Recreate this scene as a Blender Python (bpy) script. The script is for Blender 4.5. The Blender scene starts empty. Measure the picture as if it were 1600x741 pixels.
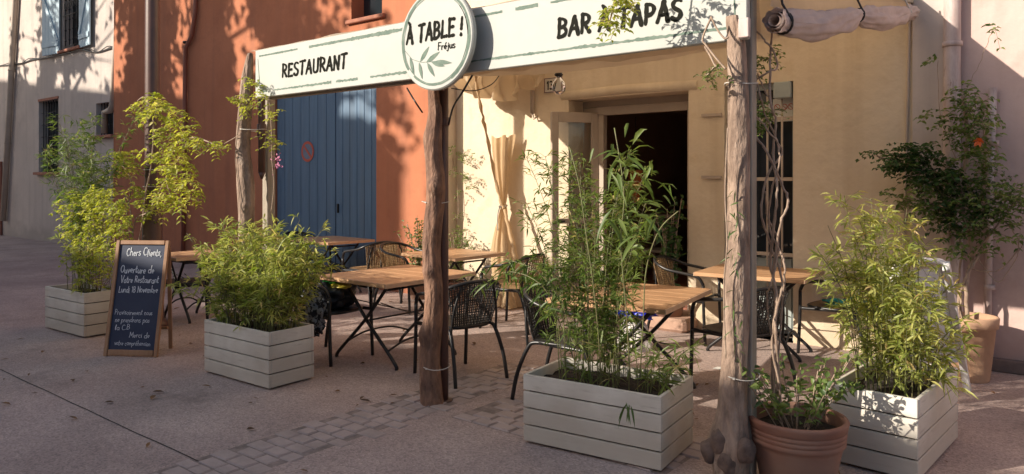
import bpy, math, random
from mathutils import Vector, Matrix, noise
R = math.radians
random.seed(7)
SC = bpy.context.scene
COL = SC.collection

# ------------------------------------------------------------------ camera
F_PX, EYE = 1155.0, 1.6
TH = R(51.3)
CT, ST = math.cos(TH), math.sin(TH)
cam_d = bpy.data.cameras.new('camera'); cam = bpy.data.objects.new('camera', cam_d); COL.objects.link(cam)
cam_d.sensor_width = 36; cam_d.lens = F_PX / 1600 * 36
cam_d.shift_y = -90.5 / 1600
cam_d.clip_end = 500; cam_d.clip_start = 0.05
cam.location = (0, 0, EYE)
cam.rotation_euler = (R(90), 0, R(90) - TH)
SC.camera = cam

# ------------------------------------------------------------------ light
AX, BZ = 0.63, 0.49                      # sun travels (AX, 1, -BZ)
sun_dir = Vector((AX, 1.0, -BZ)).normalized()
elev = math.asin(-sun_dir.z)
w = bpy.data.worlds.new('World'); SC.world = w; w.use_nodes = True
nt = w.node_tree
sky = nt.nodes.new('ShaderNodeTexSky'); sky.sky_type = 'NISHITA'; sky.sun_disc = False
sky.sun_elevation = elev
sky.sun_rotation = math.atan2(-sun_dir.x, -sun_dir.y)
sky.air_density = 1.0; sky.dust_density = 2.0; sky.ozone_density = 1.0
nt.links.new(sky.outputs[0], nt.nodes['Background'].inputs[0])
nt.nodes['Background'].inputs[1].default_value = 0.12
sl = bpy.data.lights.new('sun', 'SUN'); sun = bpy.data.objects.new('sun', sl); COL.objects.link(sun)
sl.energy = 4.7; sl.angle = R(0.5); sl.color = (1.0, 0.9, 0.76)
sun.rotation_euler = sun_dir.to_track_quat('-Z', 'Y').to_euler()
SC.view_settings.view_transform = 'Standard'; SC.view_settings.look = 'None'
SC.view_settings.exposure = 0.6; SC.view_settings.gamma = 1.0
SC.view_settings.use_curve_mapping = False
SC.render.engine = 'CYCLES'
SC.cycles.max_bounces = 8; SC.cycles.diffuse_bounces = 5; SC.cycles.transparent_max_bounces = 8
SC.cycles.use_denoising = True

# ------------------------------------------------------------------ where a line of sight meets the ground / a facade-parallel plane
def ray(px, py):
    x = (px - 800) / F_PX
    return (ST * x - CT, CT * x + ST, (280 - py) / F_PX)
def G(px, py, z=0.0):
    d = ray(px, py); t = (z - EYE) / d[2]
    return Vector((d[0] * t, d[1] * t, z))
def W(px, py, Y):
    d = ray(px, py); t = Y / d[1]
    return Vector((d[0] * t, Y, EYE + d[2] * t))

# ------------------------------------------------------------------ materials
def new_mat(name):
    m = bpy.data.materials.new(name); m.use_nodes = True
    n = m.node_tree; b = n.nodes['Principled BSDF']
    return m, n, b
def N(nt, t, **kw):
    n = nt.nodes.new(t)
    for k, v in kw.items():
        if k in n.inputs.keys() if hasattr(n.inputs, 'keys') else False: n.inputs[k].default_value = v
        else: setattr(n, k, v)
    return n
def c4(c): return (c[0], c[1], c[2], 1)
def mat(name, col, col2=None, rough=0.7, scale=3.0, bump=0.0, bscale=40.0, metallic=0.0, stretch=(1, 1, 1), detail=6.0, spec=0.5,
        spots=None, spot_scale=8.0, spot_lo=0.6, spot_hi=0.68, bdist=0.01, contrast=(0.35, 0.65), streak=None):
    m, nt, b = new_mat(name)
    L = nt.links.new
    b.inputs['Roughness'].default_value = rough; b.inputs['Metallic'].default_value = metallic
    b.inputs['Specular IOR Level'].default_value = spec
    tc = N(nt, 'ShaderNodeTexCoord'); mp = N(nt, 'ShaderNodeMapping'); mp.inputs['Scale'].default_value = stretch
    L(tc.outputs['Object'], mp.inputs[0])
    col2 = col2 or tuple(x * 0.85 for x in col)
    nz = N(nt, 'ShaderNodeTexNoise'); nz.inputs['Scale'].default_value = scale; nz.inputs['Detail'].default_value = detail; nz.inputs['Roughness'].default_value = 0.65
    L(mp.outputs[0], nz.inputs['Vector'])
    cr = N(nt, 'ShaderNodeValToRGB'); cr.color_ramp.elements[0].position = contrast[0]; cr.color_ramp.elements[1].position = contrast[1]
    cr.color_ramp.elements[0].color = c4(col2); cr.color_ramp.elements[1].color = c4(col)
    L(nz.outputs[0], cr.inputs[0])
    out = cr.outputs[0]
    if spots:
        n2 = N(nt, 'ShaderNodeTexNoise'); n2.inputs['Scale'].default_value = spot_scale; n2.inputs['Detail'].default_value = 8; n2.inputs['Roughness'].default_value = 0.7
        L(mp.outputs[0], n2.inputs['Vector'])
        r2 = N(nt, 'ShaderNodeMapRange'); r2.inputs[1].default_value = spot_lo; r2.inputs[2].default_value = spot_hi
        L(n2.outputs[0], r2.inputs[0])
        mx = N(nt, 'ShaderNodeMix', data_type='RGBA'); L(r2.outputs[0], mx.inputs[0]); L(out, mx.inputs[6]); mx.inputs[7].default_value = c4(spots)
        out = mx.outputs[2]
    L(out, b.inputs['Base Color'])
    if streak:
        gz = N(nt, 'ShaderNodeSeparateXYZ'); gg = N(nt, 'ShaderNodeNewGeometry'); L(gg.outputs['Position'], gz.inputs[0])
        m2 = N(nt, 'ShaderNodeMapping'); m2.inputs['Scale'].default_value = (5, 5, .25); L(gg.outputs['Position'], m2.inputs[0])
        n4 = N(nt, 'ShaderNodeTexNoise'); n4.inputs['Scale'].default_value = 1.0; n4.inputs['Detail'].default_value = 9; L(m2.outputs[0], n4.inputs['Vector'])
        r4 = N(nt, 'ShaderNodeMapRange'); r4.inputs[1].default_value = .5; r4.inputs[2].default_value = .78; r4.inputs[4].default_value = .55; L(n4.outputs[0], r4.inputs[0])
        n5 = N(nt, 'ShaderNodeTexNoise'); n5.inputs['Scale'].default_value = 3.0; n5.inputs['Detail'].default_value = 9; L(gg.outputs['Position'], n5.inputs['Vector'])
        ad = N(nt, 'ShaderNodeMath', operation='MULTIPLY_ADD'); L(n5.outputs[0], ad.inputs[0]); ad.inputs[1].default_value = -.9; L(gz.outputs[2], ad.inputs[2])
        r5 = N(nt, 'ShaderNodeMapRange'); r5.inputs[1].default_value = -.35; r5.inputs[2].default_value = .05; r5.inputs[3].default_value = .7; r5.inputs[4].default_value = 0; L(ad.outputs[0], r5.inputs[0])
        mxx = N(nt, 'ShaderNodeMath', operation='MAXIMUM'); L(r4.outputs[0], mxx.inputs[0]); L(r5.outputs[0], mxx.inputs[1])
        m6 = N(nt, 'ShaderNodeMix', data_type='RGBA'); L(mxx.outputs[0], m6.inputs[0]); L(b.inputs['Base Color'].links[0].from_socket, m6.inputs[6]); m6.inputs[7].default_value = c4(streak)
        L(m6.outputs[2], b.inputs['Base Color'])
    if bump:
        n3 = N(nt, 'ShaderNodeTexNoise'); n3.inputs['Scale'].default_value = bscale; n3.inputs['Detail'].default_value = 8
        L(mp.outputs[0], n3.inputs['Vector'])
        bp = N(nt, 'ShaderNodeBump'); bp.inputs['Strength'].default_value = bump; bp.inputs['Distance'].default_value = bdist
        L(n3.outputs[0], bp.inputs['Height']); L(bp.outputs[0], b.inputs['Normal'])
    return m
def ground_mat():
    m, nt, b = new_mat('asphalt'); L = nt.links.new
    tc = N(nt, 'ShaderNodeTexCoord')
    big = N(nt, 'ShaderNodeTexNoise'); big.inputs['Scale'].default_value = 0.9; big.inputs['Detail'].default_value = 9; big.inputs['Roughness'].default_value = 0.6
    L(tc.outputs['Object'], big.inputs['Vector'])
    cr = N(nt, 'ShaderNodeValToRGB'); e = cr.color_ramp.elements
    e[0].position = 0.3; e[0].color = (0.33, 0.255, 0.23, 1); e[1].position = 0.7; e[1].color = (0.52, 0.41, 0.37, 1)
    L(big.outputs[0], cr.inputs[0])
    vo = N(nt, 'ShaderNodeTexVoronoi'); vo.inputs['Scale'].default_value = 95
    L(tc.outputs['Object'], vo.inputs['Vector'])
    sp = N(nt, 'ShaderNodeSeparateColor'); L(vo.outputs['Color'], sp.inputs[0])
    r = N(nt, 'ShaderNodeValToRGB'); r.color_ramp.interpolation = 'LINEAR'
    q = r.color_ramp.elements; q[0].color = (0.55, 0.55, 0.55, 1); q[1].color = (1.35, 1.33, 1.28, 1)
    x = q.new(0.5); x.color = (0.95, 0.93, 0.92, 1); x = q.new(0.93); x.color = (1.1, 1.08, 1.05, 1)
    L(sp.outputs[0], r.inputs[0])
    mx = N(nt, 'ShaderNodeMix', data_type='RGBA', blend_type='MULTIPLY'); mx.inputs[0].default_value = 0.75
    L(cr.outputs[0], mx.inputs[6]); L(r.outputs[0], mx.inputs[7])
    # dark stains
    st = N(nt, 'ShaderNodeTexNoise'); st.inputs['Scale'].default_value = 1.6; st.inputs['Detail'].default_value = 10; st.inputs['Roughness'].default_value = 0.72
    L(tc.outputs['Object'], st.inputs['Vector'])
    mr = N(nt, 'ShaderNodeMapRange'); mr.inputs[1].default_value = 0.55; mr.inputs[2].default_value = 0.68; mr.inputs[4].default_value = 0.6
    L(st.outputs[0], mr.inputs[0])
    m2 = N(nt, 'ShaderNodeMix', data_type='RGBA'); L(mr.outputs[0], m2.inputs[0]); L(mx.outputs[2], m2.inputs[6]); m2.inputs[7].default_value = (0.20, 0.155, 0.14, 1)
    L(m2.outputs[2], b.inputs['Base Color']); b.inputs['Roughness'].default_value = 0.85
    b.inputs['Specular IOR Level'].default_value = 0.3
    bp = N(nt, 'ShaderNodeBump'); bp.inputs['Strength'].default_value = 0.6; bp.inputs['Distance'].default_value = 0.004
    L(vo.outputs['Distance'], bp.inputs['Height']); L(bp.outputs[0], b.inputs['Normal'])
    return m
def leaf_mat(name, a, bcol, c=None, trans=0.45):
    m, nt, b = new_mat(name); L = nt.links.new
    at = N(nt, 'ShaderNodeAttribute'); at.attribute_name = 'tint'
    cr = N(nt, 'ShaderNodeValToRGB'); e = cr.color_ramp.elements
    e[0].color = c4(a); e[1].color = c4(bcol)
    if c: x = e.new(0.9); x.color = c4(bcol); e[-1].color = c4(c)
    L(at.outputs['Fac'], cr.inputs[0]); L(cr.outputs[0], b.inputs['Base Color'])
    b.inputs['Roughness'].default_value = 0.45
    tr = N(nt, 'ShaderNodeBsdfTranslucent')
    hs = N(nt, 'ShaderNodeHueSaturation'); hs.inputs['Saturation'].default_value = 1.15; hs.inputs['Value'].default_value = 1.5
    L(cr.outputs[0], hs.inputs['Color']); L(hs.outputs[0], tr.inputs[0])
    ms = N(nt, 'ShaderNodeMixShader'); ms.inputs[0].default_value = trans
    L(b.outputs[0], ms.inputs[1]); L(tr.outputs[0], ms.inputs[2])
    L(ms.outputs[0], nt.nodes['Material Output'].inputs[0])
    return m
def cloth_mat(name, col, trans=0.3, col2=None):
    m = mat(name, col, col2, rough=0.9, scale=6, bump=0.25, bscale=25, bdist=0.01, spec=0.2)
    nt = m.node_tree; L = nt.links.new
    b = nt.nodes['Principled BSDF']
    tr = N(nt, 'ShaderNodeBsdfTranslucent'); tr.inputs[0].default_value = c4(col)
    ms = N(nt, 'ShaderNodeMixShader'); ms.inputs[0].default_value = trans
    L(b.outputs[0], ms.inputs[1]); L(tr.outputs[0], ms.inputs[2]); L(ms.outputs[0], nt.nodes['Material Output'].inputs[0])
    return m
def weave_mat(name, col, col2):
    m, nt, b = new_mat(name); L = nt.links.new
    tc = N(nt, 'ShaderNodeTexCoord')
    wv = N(nt, 'ShaderNodeTexWave'); wv.bands_direction = 'Z'; wv.inputs['Scale'].default_value = 30; wv.inputs['Distortion'].default_value = 1.5
    w2 = N(nt, 'ShaderNodeTexWave'); w2.bands_direction = 'Y'; w2.inputs['Scale'].default_value = 22; w2.inputs['Distortion'].default_value = 1
    L(tc.outputs['Object'], wv.inputs[0]); L(tc.outputs['Object'], w2.inputs[0])
    mm = N(nt, 'ShaderNodeMath', operation='MULTIPLY'); L(wv.outputs['Fac'], mm.inputs[0]); L(w2.outputs['Fac'], mm.inputs[1])
    cr = N(nt, 'ShaderNodeValToRGB'); cr.color_ramp.elements[0].color = c4(col2); cr.color_ramp.elements[1].color = c4(col); cr.color_ramp.elements[1].position = 0.5
    L(mm.outputs[0], cr.inputs[0]); L(cr.outputs[0], b.inputs['Base Color'])
    bp = N(nt, 'ShaderNodeBump'); bp.inputs['Strength'].default_value = 0.8; bp.inputs['Distance'].default_value = 0.004
    L(mm.outputs[0], bp.inputs['Height']); L(bp.outputs[0], b.inputs['Normal'])
    b.inputs['Roughness'].default_value = 0.45
    return m
def glass_mat(name, col=(0.02, 0.025, 0.03), rough=0.03):
    m, nt, b = new_mat(name)
    b.inputs['Base Color'].default_value = c4(col); b.inputs['Roughness'].default_value = rough; b.inputs['IOR'].default_value = 1.5
    return m
def clear_glass(name):
    m, nt, b = new_mat(name); L = nt.links.new
    t = N(nt, 'ShaderNodeBsdfTransparent'); g = N(nt, 'ShaderNodeBsdfGlossy'); g.inputs['Roughness'].default_value = 0.03
    fr = N(nt, 'ShaderNodeFresnel'); fr.inputs[0].default_value = 1.5
    ms = N(nt, 'ShaderNodeMixShader'); L(fr.outputs[0], ms.inputs[0]); L(t.outputs[0], ms.inputs[1]); L(g.outputs[0], ms.inputs[2])
    L(ms.outputs[0], nt.nodes['Material Output'].inputs[0])
    return m

M = dict(
    ground=ground_mat(),
    cobble=mat('cobble_stone', (0.44, 0.35, 0.32), (0.31, 0.25, 0.225), rough=0.8, scale=3.5, bump=0.5, bscale=60, bdist=0.006),
    seam=mat('dark_joint', (0.03, 0.025, 0.022), rough=0.95),
    orange=mat('orange_render', streak=(0.30, 0.13, 0.085), col= (0.50, 0.195, 0.105), col2=(0.43, 0.16, 0.085), rough=0.92, scale=1.1, bump=0.35, bscale=14, bdist=0.012, spec=0.2, spots=(0.37, 0.14, 0.08), spot_scale=1.7, spot_lo=0.52, spot_hi=0.75),
    cream=mat('cream_render', streak=(0.50, 0.39, 0.27), col= (0.70, 0.595, 0.455), col2=(0.64, 0.53, 0.395), rough=0.92, scale=1.3, bump=0.7, bscale=7, bdist=0.02, spec=0.2, spots=(0.56, 0.44, 0.29), spot_scale=2.6, spot_lo=0.55, spot_hi=0.8),
    beige=mat('grey_beige_render', streak=(0.36, 0.31, 0.28), col= (0.60, 0.52, 0.47), col2=(0.52, 0.45, 0.41), rough=0.92, scale=0.9, bump=0.5, bscale=10, bdist=0.012, spec=0.2, spots=(0.42, 0.37, 0.34), spot_scale=1.4, spot_lo=0.55, spot_hi=0.8),
    pink=mat('pink_render', streak=(0.42, 0.29, 0.25), col= (0.62, 0.46, 0.41), col2=(0.55, 0.40, 0.36), rough=0.92, scale=1.2, bump=0.5, bscale=9, bdist=0.015, spec=0.2, spots=(0.47, 0.33, 0.29), spot_scale=2.2, spot_lo=0.52, spot_hi=0.75),
    terracotta_edge=mat('terracotta_tile', (0.42, 0.17, 0.10), (0.30, 0.12, 0.08), rough=0.85, scale=9, bump=0.3),
    step=mat('step_stone', (0.47, 0.30, 0.22), (0.38, 0.24, 0.18), rough=0.85, scale=7, bump=0.4),
    blue=mat('blue_paint', streak=(0.10, 0.13, 0.16), col= (0.10, 0.175, 0.27), col2=(0.075, 0.135, 0.215), rough=0.6, scale=1.5, bump=0.15, bscale=30, stretch=(6, 6, 0.6), spots=(0.11, 0.16, 0.22), spot_scale=3, spot_lo=0.62, spot_hi=0.8),
    palewood=mat('pale_blue_paint', (0.50, 0.64, 0.72), (0.40, 0.54, 0.64), rough=0.6, scale=4, bump=0.15),
    white=mat('white_sign_paint', (0.45, 0.455, 0.42), (0.40, 0.405, 0.375), rough=0.6, scale=1.5, bump=0.05),
    black_ink=mat('black_lettering', (0.018, 0.018, 0.016), (0.025, 0.025, 0.02), rough=1.0, spec=0.0, scale=30),
    green_ink=mat('grey_green_brush_paint', (0.125, 0.175, 0.145), (0.20, 0.25, 0.21), rough=0.9, spec=0.1, scale=14),
    planter=mat('white_painted_board', streak=(0.42, 0.36, 0.29), col=(0.72, 0.685, 0.61), col2=(0.64, 0.60, 0.53), rough=0.6, scale=2.5, bump=0.25, bscale=18, bdist=0.004, stretch=(1, 1, 7), spots=(0.36, 0.32, 0.27), spot_scale=4, spot_lo=0.56, spot_hi=0.78),
    soil=mat('soil', (0.045, 0.032, 0.024), (0.02, 0.015, 0.012), rough=1.0, scale=30, bump=1.0, bscale=40, bdist=0.03),
    terracotta=mat('terracotta_clay', streak=(0.30, 0.20, 0.15), col=(0.29, 0.125, 0.078), col2=(0.22, 0.09, 0.06), rough=0.85, scale=5, bump=0.3, bscale=30, bdist=0.004, stretch=(1, 1, 3), spots=(0.34, 0.20, 0.15), spot_scale=4, spot_lo=0.55, spot_hi=0.75),
    sandpot=mat('sandy_clay', (0.52, 0.32, 0.20), (0.42, 0.255, 0.165), rough=0.85, scale=4, bump=0.2),
    table=mat('oiled_table_wood', (0.56, 0.34, 0.185), (0.40, 0.22, 0.115), rough=0.42, scale=3.0, bump=0.15, bscale=20, bdist=0.003, stretch=(1.2, 14, 14), detail=8),
    tedge=mat('pale_board_edge', (0.62, 0.42, 0.27), (0.50, 0.32, 0.20), rough=0.55, scale=4.0, stretch=(4, 4, 20)),
    frame_wood=mat('honey_frame_wood', (0.40, 0.22, 0.12), (0.30, 0.155, 0.08), rough=0.5, scale=5, stretch=(3, 3, 1)),
    slate=mat('chalkboard_slate', (0.015, 0.026, 0.062), (0.026, 0.038, 0.078), rough=0.55, scale=3.0, bump=0.05),
    chalk=mat('chalk', (0.72, 0.74, 0.76), (0.38, 0.41, 0.46), rough=0.95, scale=60, contrast=(0.3, 0.6)),
    bark_grey=mat('weathered_trunk', (0.40, 0.285, 0.215), (0.17, 0.115, 0.085), rough=0.9, scale=6, bump=1.0, bscale=13, bdist=0.02, stretch=(3, 3, 1.0), spots=(0.52, 0.41, 0.33), spot_scale=5, spot_lo=0.56, spot_hi=0.7),
    bark_brown=mat('brown_trunk', (0.30, 0.165, 0.105), (0.12, 0.065, 0.045), rough=0.85, scale=6, bump=1.0, bscale=12, bdist=0.022, stretch=(3, 3, 1.0), spots=(0.36, 0.24, 0.17), spot_scale=5, spot_lo=0.58, spot_hi=0.7),
    postwood=mat('grey_square_timber', (0.40, 0.35, 0.28), (0.30, 0.25, 0.20), rough=0.85, scale=6, bump=0.3, stretch=(5, 5, 0.6)),
    stem=mat('woody_vine_stem', (0.42, 0.31, 0.23), (0.26, 0.18, 0.13), rough=0.8, scale=14, bump=0.5, bscale=40),
    culm=mat('bamboo_culm', (0.17, 0.20, 0.07), (0.14, 0.11, 0.05), rough=0.5, scale=20),
    iron=mat('dark_iron', (0.028, 0.028, 0.030), (0.045, 0.042, 0.042), rough=0.35, scale=8, metallic=0.55),
    lamp_post=mat('brown_lacquered_steel', (0.12, 0.062, 0.050), (0.095, 0.05, 0.042), rough=0.4, scale=6),
    rustpipe=mat('reddish_pipe', (0.30, 0.105, 0.065), (0.24, 0.085, 0.055), rough=0.6, scale=4),
    pipe_pink=mat('pinkish_pipe', (0.60, 0.49, 0.46), (0.40, 0.30, 0.27), rough=0.6, scale=5, stretch=(2, 2, 0.5), spots=(0.30, 0.2, 0.17), spot_scale=7, spot_lo=0.58, spot_hi=0.66),
    pipe_beige=mat('beige_pipe', (0.50, 0.41, 0.33), (0.42, 0.34, 0.28), rough=0.6, scale=4),
    wicker_black=weave_mat('black_wicker', (0.045, 0.042, 0.042), (0.010, 0.010, 0.010)),
    wicker_tan=weave_mat('honey_wicker', (0.47, 0.31, 0.15), (0.17, 0.10, 0.045)),
    canvas=cloth_mat('beige_canvas', (0.72, 0.60, 0.45), 0.62),
    pinkcanvas=cloth_mat('pinkish_canvas', (0.60, 0.51, 0.47), 0.2, (0.50, 0.42, 0.40)),
    curtain=cloth_mat('cream_curtain', (0.64, 0.47, 0.29), 0.35),
    cord=mat('white_cord', (0.62, 0.58, 0.52), rough=0.7),
    doorframe=mat('taupe_door_paint', (0.44, 0.36, 0.29), (0.38, 0.31, 0.25), rough=0.5, scale=4),
    dark=mat('dark_interior', (0.30, 0.24, 0.18), rough=0.9),
    darkwin=glass_mat('dark_window_glass'),
    clear=clear_glass('clear_glass'),
    paper=mat('white_paper', (0.72, 0.72, 0.68), rough=0.8),
    red=mat('faded_red', (0.52, 0.10, 0.06), rough=0.7),
    greybox=mat('grey_blue_box', (0.34, 0.38, 0.37), rough=0.6),
    enamel=mat('enamel', (0.62, 0.60, 0.55), rough=0.35),
    teal=mat('teal_cloth', (0.05, 0.42, 0.40), (0.03, 0.30, 0.30), rough=0.8, bump=0.4, bscale=30),
    bag=mat('black_bag', (0.012, 0.012, 0.014), (0.03, 0.03, 0.034), rough=0.55, bump=0.8, bscale=12, bdist=0.02),
    jacket=mat('grey_patterned_jacket', (0.27, 0.28, 0.30), (0.02, 0.02, 0.025), rough=0.8, scale=24, detail=2, contrast=(0.48, 0.54), bump=0.6, bscale=14, bdist=0.02),
    green=mat('green_plastic', (0.03, 0.40, 0.07), rough=0.4), yellow=mat('yellow_plastic', (0.62, 0.50, 0.06), rough=0.4),
    bluebag=mat('bright_blue_plastic', (0.01, 0.03, 0.62), (0.01, 0.02, 0.35), rough=0.3, scale=18, bump=0.5, bscale=20),
    whitebag=mat('white_cloth_bag', (0.66, 0.62, 0.58), rough=0.8, bump=0.4, bscale=10, bdist=0.02),
    easel=mat('white_frame_paint', (0.70, 0.69, 0.68), (0.55, 0.54, 0.54), rough=0.45, scale=8),
    roof=mat('terracotta_roof', (0.36, 0.17, 0.10), (0.28, 0.13, 0.08), rough=0.9, scale=6, bump=0.5),
    lampshade=mat('orange_wicker', (0.50, 0.19, 0.06), rough=0.7, scale=20),
    flower=mat('pink_petal', (0.62, 0.22, 0.36), rough=0.7), oflower=mat('orange_petal', (0.80, 0.16, 0.03), rough=0.6),
    L_bamboo=leaf_mat('bamboo_leaf', (0.075, 0.13, 0.03), (0.23, 0.29, 0.075), (0.42, 0.34, 0.15)),
    L_yellow=leaf_mat('yellow_green_bamboo_leaf', (0.20, 0.26, 0.05), (0.52, 0.52, 0.17), (0.58, 0.44, 0.2)),
    L_grey=leaf_mat('grey_green_leaf', (0.085, 0.12, 0.055), (0.22, 0.26, 0.13), (0.36, 0.34, 0.2)),
    L_lime=leaf_mat('lime_leaf', (0.22, 0.27, 0.045), (0.54, 0.55, 0.12), (0.60, 0.54, 0.18)),
    L_dark=leaf_mat('dark_green_leaf', (0.028, 0.07, 0.02), (0.09, 0.165, 0.045), trans=0.3),
    L_mid=leaf_mat('mid_green_leaf', (0.065, 0.12, 0.03), (0.23, 0.30, 0.085), trans=0.35),
    L_tree=leaf_mat('plane_tree_leaf', (0.05, 0.08, 0.02), (0.12, 0.11, 0.03), trans=0.1),
)

# ------------------------------------------------------------------ mesh builder
class MB:
    def __init__(s): s.v = []; s.f = []; s.sm = []; s.t = []
    def add(s, vs, fs, smooth=False, tint=0.5):
        o = len(s.v); s.v += [tuple(p) for p in vs]; s.f += [tuple(i + o for i in f) for f in fs]
        s.sm += [smooth] * len(fs); s.t += [tint] * len(fs); return s
    def box(s, c, d, rz=0.0, mtx=None, bev=0.0):
        x, y, z = d[0] / 2, d[1] / 2, d[2] / 2
        m = Matrix.Translation(c) @ (mtx.to_4x4() if mtx else Matrix.Rotation(rz, 4, 'Z'))
        if bev <= 0:
            P = [m @ Vector((i * x, j * y, k * z)) for k in (-1, 1) for j in (-1, 1) for i in (-1, 1)]
            s.add(P, [(0, 2, 3, 1), (4, 5, 7, 6), (0, 1, 5, 4), (2, 6, 7, 3), (0, 4, 6, 2), (1, 3, 7, 5)])
        else:
            b = min(bev, x * .9, y * .9, z * .9)
            prof = [(x - b, y), (x, y - b), (x, -y + b), (x - b, -y), (-x + b, -y), (-x, -y + b), (-x, y - b), (-x + b, y)]
            prof = prof[::-1]
            rings = []
            for zz, ins in ((-z, b), (-z + b, 0), (z - b, 0), (z, b)):
                rings.append([m @ Vector((p[0] * (x - ins) / x, p[1] * (y - ins) / y, zz)) for p in prof])
            vs = [p for r in rings for p in r]; fs = []
            for k in range(3):
                for i in range(8):
                    j = (i + 1) % 8; fs.append((k * 8 + i, k * 8 + j, k * 8 + 8 + j, k * 8 + 8 + i))
            fs.append(tuple(range(7, -1, -1))); fs.append(tuple(24 + i for i in range(8)))
            s.add(vs, fs)
        return s
    def bar(s, a, b, wdt, th, up=Vector((0, 0, 1))):
        a, b = Vector(a), Vector(b); d = (b - a); l = d.length; d.normalize()
        u = Vector(up); n = d.cross(u); n = n.normalized() if n.length > 1e-4 else Vector((1, 0, 0)); u = n.cross(d)
        m = Matrix((n, d, u)).transposed()
        return s.box((a + b) / 2, (wdt, l, th), mtx=m)
    def tube(s, pts, r, n=8, caps=True, smooth=True, sx=1.0):
        pts = [Vector(p) for p in pts]; k = len(pts)
        rs = r if isinstance(r, (list, tuple)) else [r] * k
        t0 = (pts[1] - pts[0]).normalized()
        u = t0.orthogonal().normalized(); vs = []
        for i, p in enumerate(pts):
            t = (pts[min(i + 1, k - 1)] - pts[max(i - 1, 0)])
            t = t.normalized() if t.length > 1e-9 else t0
            u = (u - t * u.dot(t)); u = u.normalized() if u.length > 1e-6 else t.orthogonal().normalized()
            v = t.cross(u)
            for j in range(n):
                a = 2 * math.pi * j / n
                vs.append(p + (u * math.cos(a) + v * math.sin(a) * sx) * rs[i])
        fs = []
        for i in range(k - 1):
            for j in range(n):
                q = (j + 1) % n; fs.append((i * n + j, i * n + q, (i + 1) * n + q, (i + 1) * n + j))
        s.add(vs, fs, smooth)
        if caps:
            o = len(s.v) - k * n
            s.f += [tuple(o + j for j in range(n - 1, -1, -1)), tuple(o + (k - 1) * n + j for j in range(n))]
            s.sm += [False, False]; s.t += [.5, .5]
        return s
    def lathe(s, prof, c=(0, 0, 0), n=32, smooth=True):
        c = Vector(c); vs = []; fs = []
        for r, z in prof:
            for j in range(n):
                a = 2 * math.pi * j / n; vs.append(c + Vector((r * math.cos(a), r * math.sin(a), z)))
        for i in range(len(prof) - 1):
            for j in range(n):
                q = (j + 1) % n; fs.append((i * n + j, i * n + q, (i + 1) * n + q, (i + 1) * n + j))
        return s.add(vs, fs, smooth)
    def grid(s, fn, nu, nv, smooth=True):
        vs = [fn(i / nu, j / nv) for j in range(nv + 1) for i in range(nu + 1)]
        fs = [(j * (nu + 1) + i, j * (nu + 1) + i + 1, (j + 1) * (nu + 1) + i + 1, (j + 1) * (nu + 1) + i) for j in range(nv) for i in range(nu)]
        return s.add(vs, fs, smooth)
    def blob(s, c, r, seed=0, amp=0.25, n=14, freq=2.0):
        c = Vector(c); r = Vector(r) if not isinstance(r, (int, float)) else Vector((r, r, r))
        def fn(u, v):
            a = u * 2 * math.pi; b = (v - .5) * math.pi
            d = Vector((math.cos(a) * math.cos(b), math.sin(a) * math.cos(b), math.sin(b)))
            k = 1 + amp * noise.noise(d * freq + Vector((seed * 3.1, seed, 0)))
            return c + Vector((d.x * r.x, d.y * r.y, d.z * r.z)) * k
        return s.grid(fn, n * 2, n)
    def leaf(s, p, d, L, w, up=None, tint=None, fold=0.25, droop=0.25):
        d = Vector(d).normalized()
        n = Vector(up) if up is not None else Vector((random.gauss(0, 1), random.gauss(0, 1), random.gauss(1, 1)))
        sd = d.cross(n)
        if sd.length < 1e-4: sd = d.orthogonal()
        sd.normalize(); nn = sd.cross(d)
        a = Vector(p); m1 = a + d * L * .38; e = a + d * L - Vector((0, 0, 1)) * droop * L
        m2 = a + d * L * .7 - Vector((0, 0, 1)) * droop * L * .35
        f = nn * fold * w
        vs = [a, m1 + sd * w / 2 + f, m1, m1 - sd * w / 2 + f, m2 + sd * w * .38 + f, m2, m2 - sd * w * .38 + f, e]
        s.add(vs, [(0, 2, 1), (0, 3, 2), (1, 2, 5, 4), (2, 3, 6, 5), (4, 5, 7), (5, 6, 7)], True, random.random() if tint is None else tint)
        return s
    def build(s, name, m, parent=None, loc=None):
        me = bpy.data.meshes.new(name); me.from_pydata(s.v, [], s.f); me.materials.append(m)
        me.polygons.foreach_set('use_smooth', s.sm)
        if m.name.endswith('leaf'):
            ca = me.attributes.new('tint', 'FLOAT', 'FACE'); ca.data.foreach_set('value', s.t)
        me.update()
        o = bpy.data.objects.new(name, me); COL.objects.link(o)
        if loc is not None: o.location = loc
        if parent: o.parent = parent
        return o
def cr_curve(pts, per=6):
    pts = [Vector(p) for p in pts]; out = []
    P = [pts[0]] + pts + [pts[-1]]
    for i in range(1, len(P) - 2):
        for k in range(per):
            t = k / per; a, b, c, d = P[i - 1], P[i], P[i + 1], P[i + 2]
            out.append(.5 * ((2 * b) + (c - a) * t + (2 * a - 5 * b + 4 * c - d) * t * t + (3 * b - a - 3 * c + d) * t ** 3))
    out.append(pts[-1]); return out
def tag(o, label=None, cat=None, group=None, kind=None):
    if label: o['label'] = label
    if cat: o['category'] = cat
    if group: o['group'] = group
    if kind: o['kind'] = kind
    return o
def thing(name, label, cat, loc=(0, 0, 0), rz=0.0, group=None):
    o = bpy.data.objects.new(name, None); COL.objects.link(o); o.location = loc; o.rotation_euler = (0, 0, rz)
    o.empty_display_size = .1
    return tag(o, label, cat, group)
def local(root, p):       # world point -> root's own coordinates
    return Matrix.Rotation(-root.rotation_euler.z, 4, 'Z') @ (Vector(p) - Vector(root.location))
def jit(p, s): return Vector(p) + Vector((random.gauss(0, s), random.gauss(0, s), random.gauss(0, s)))

YW = 7.35
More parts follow.
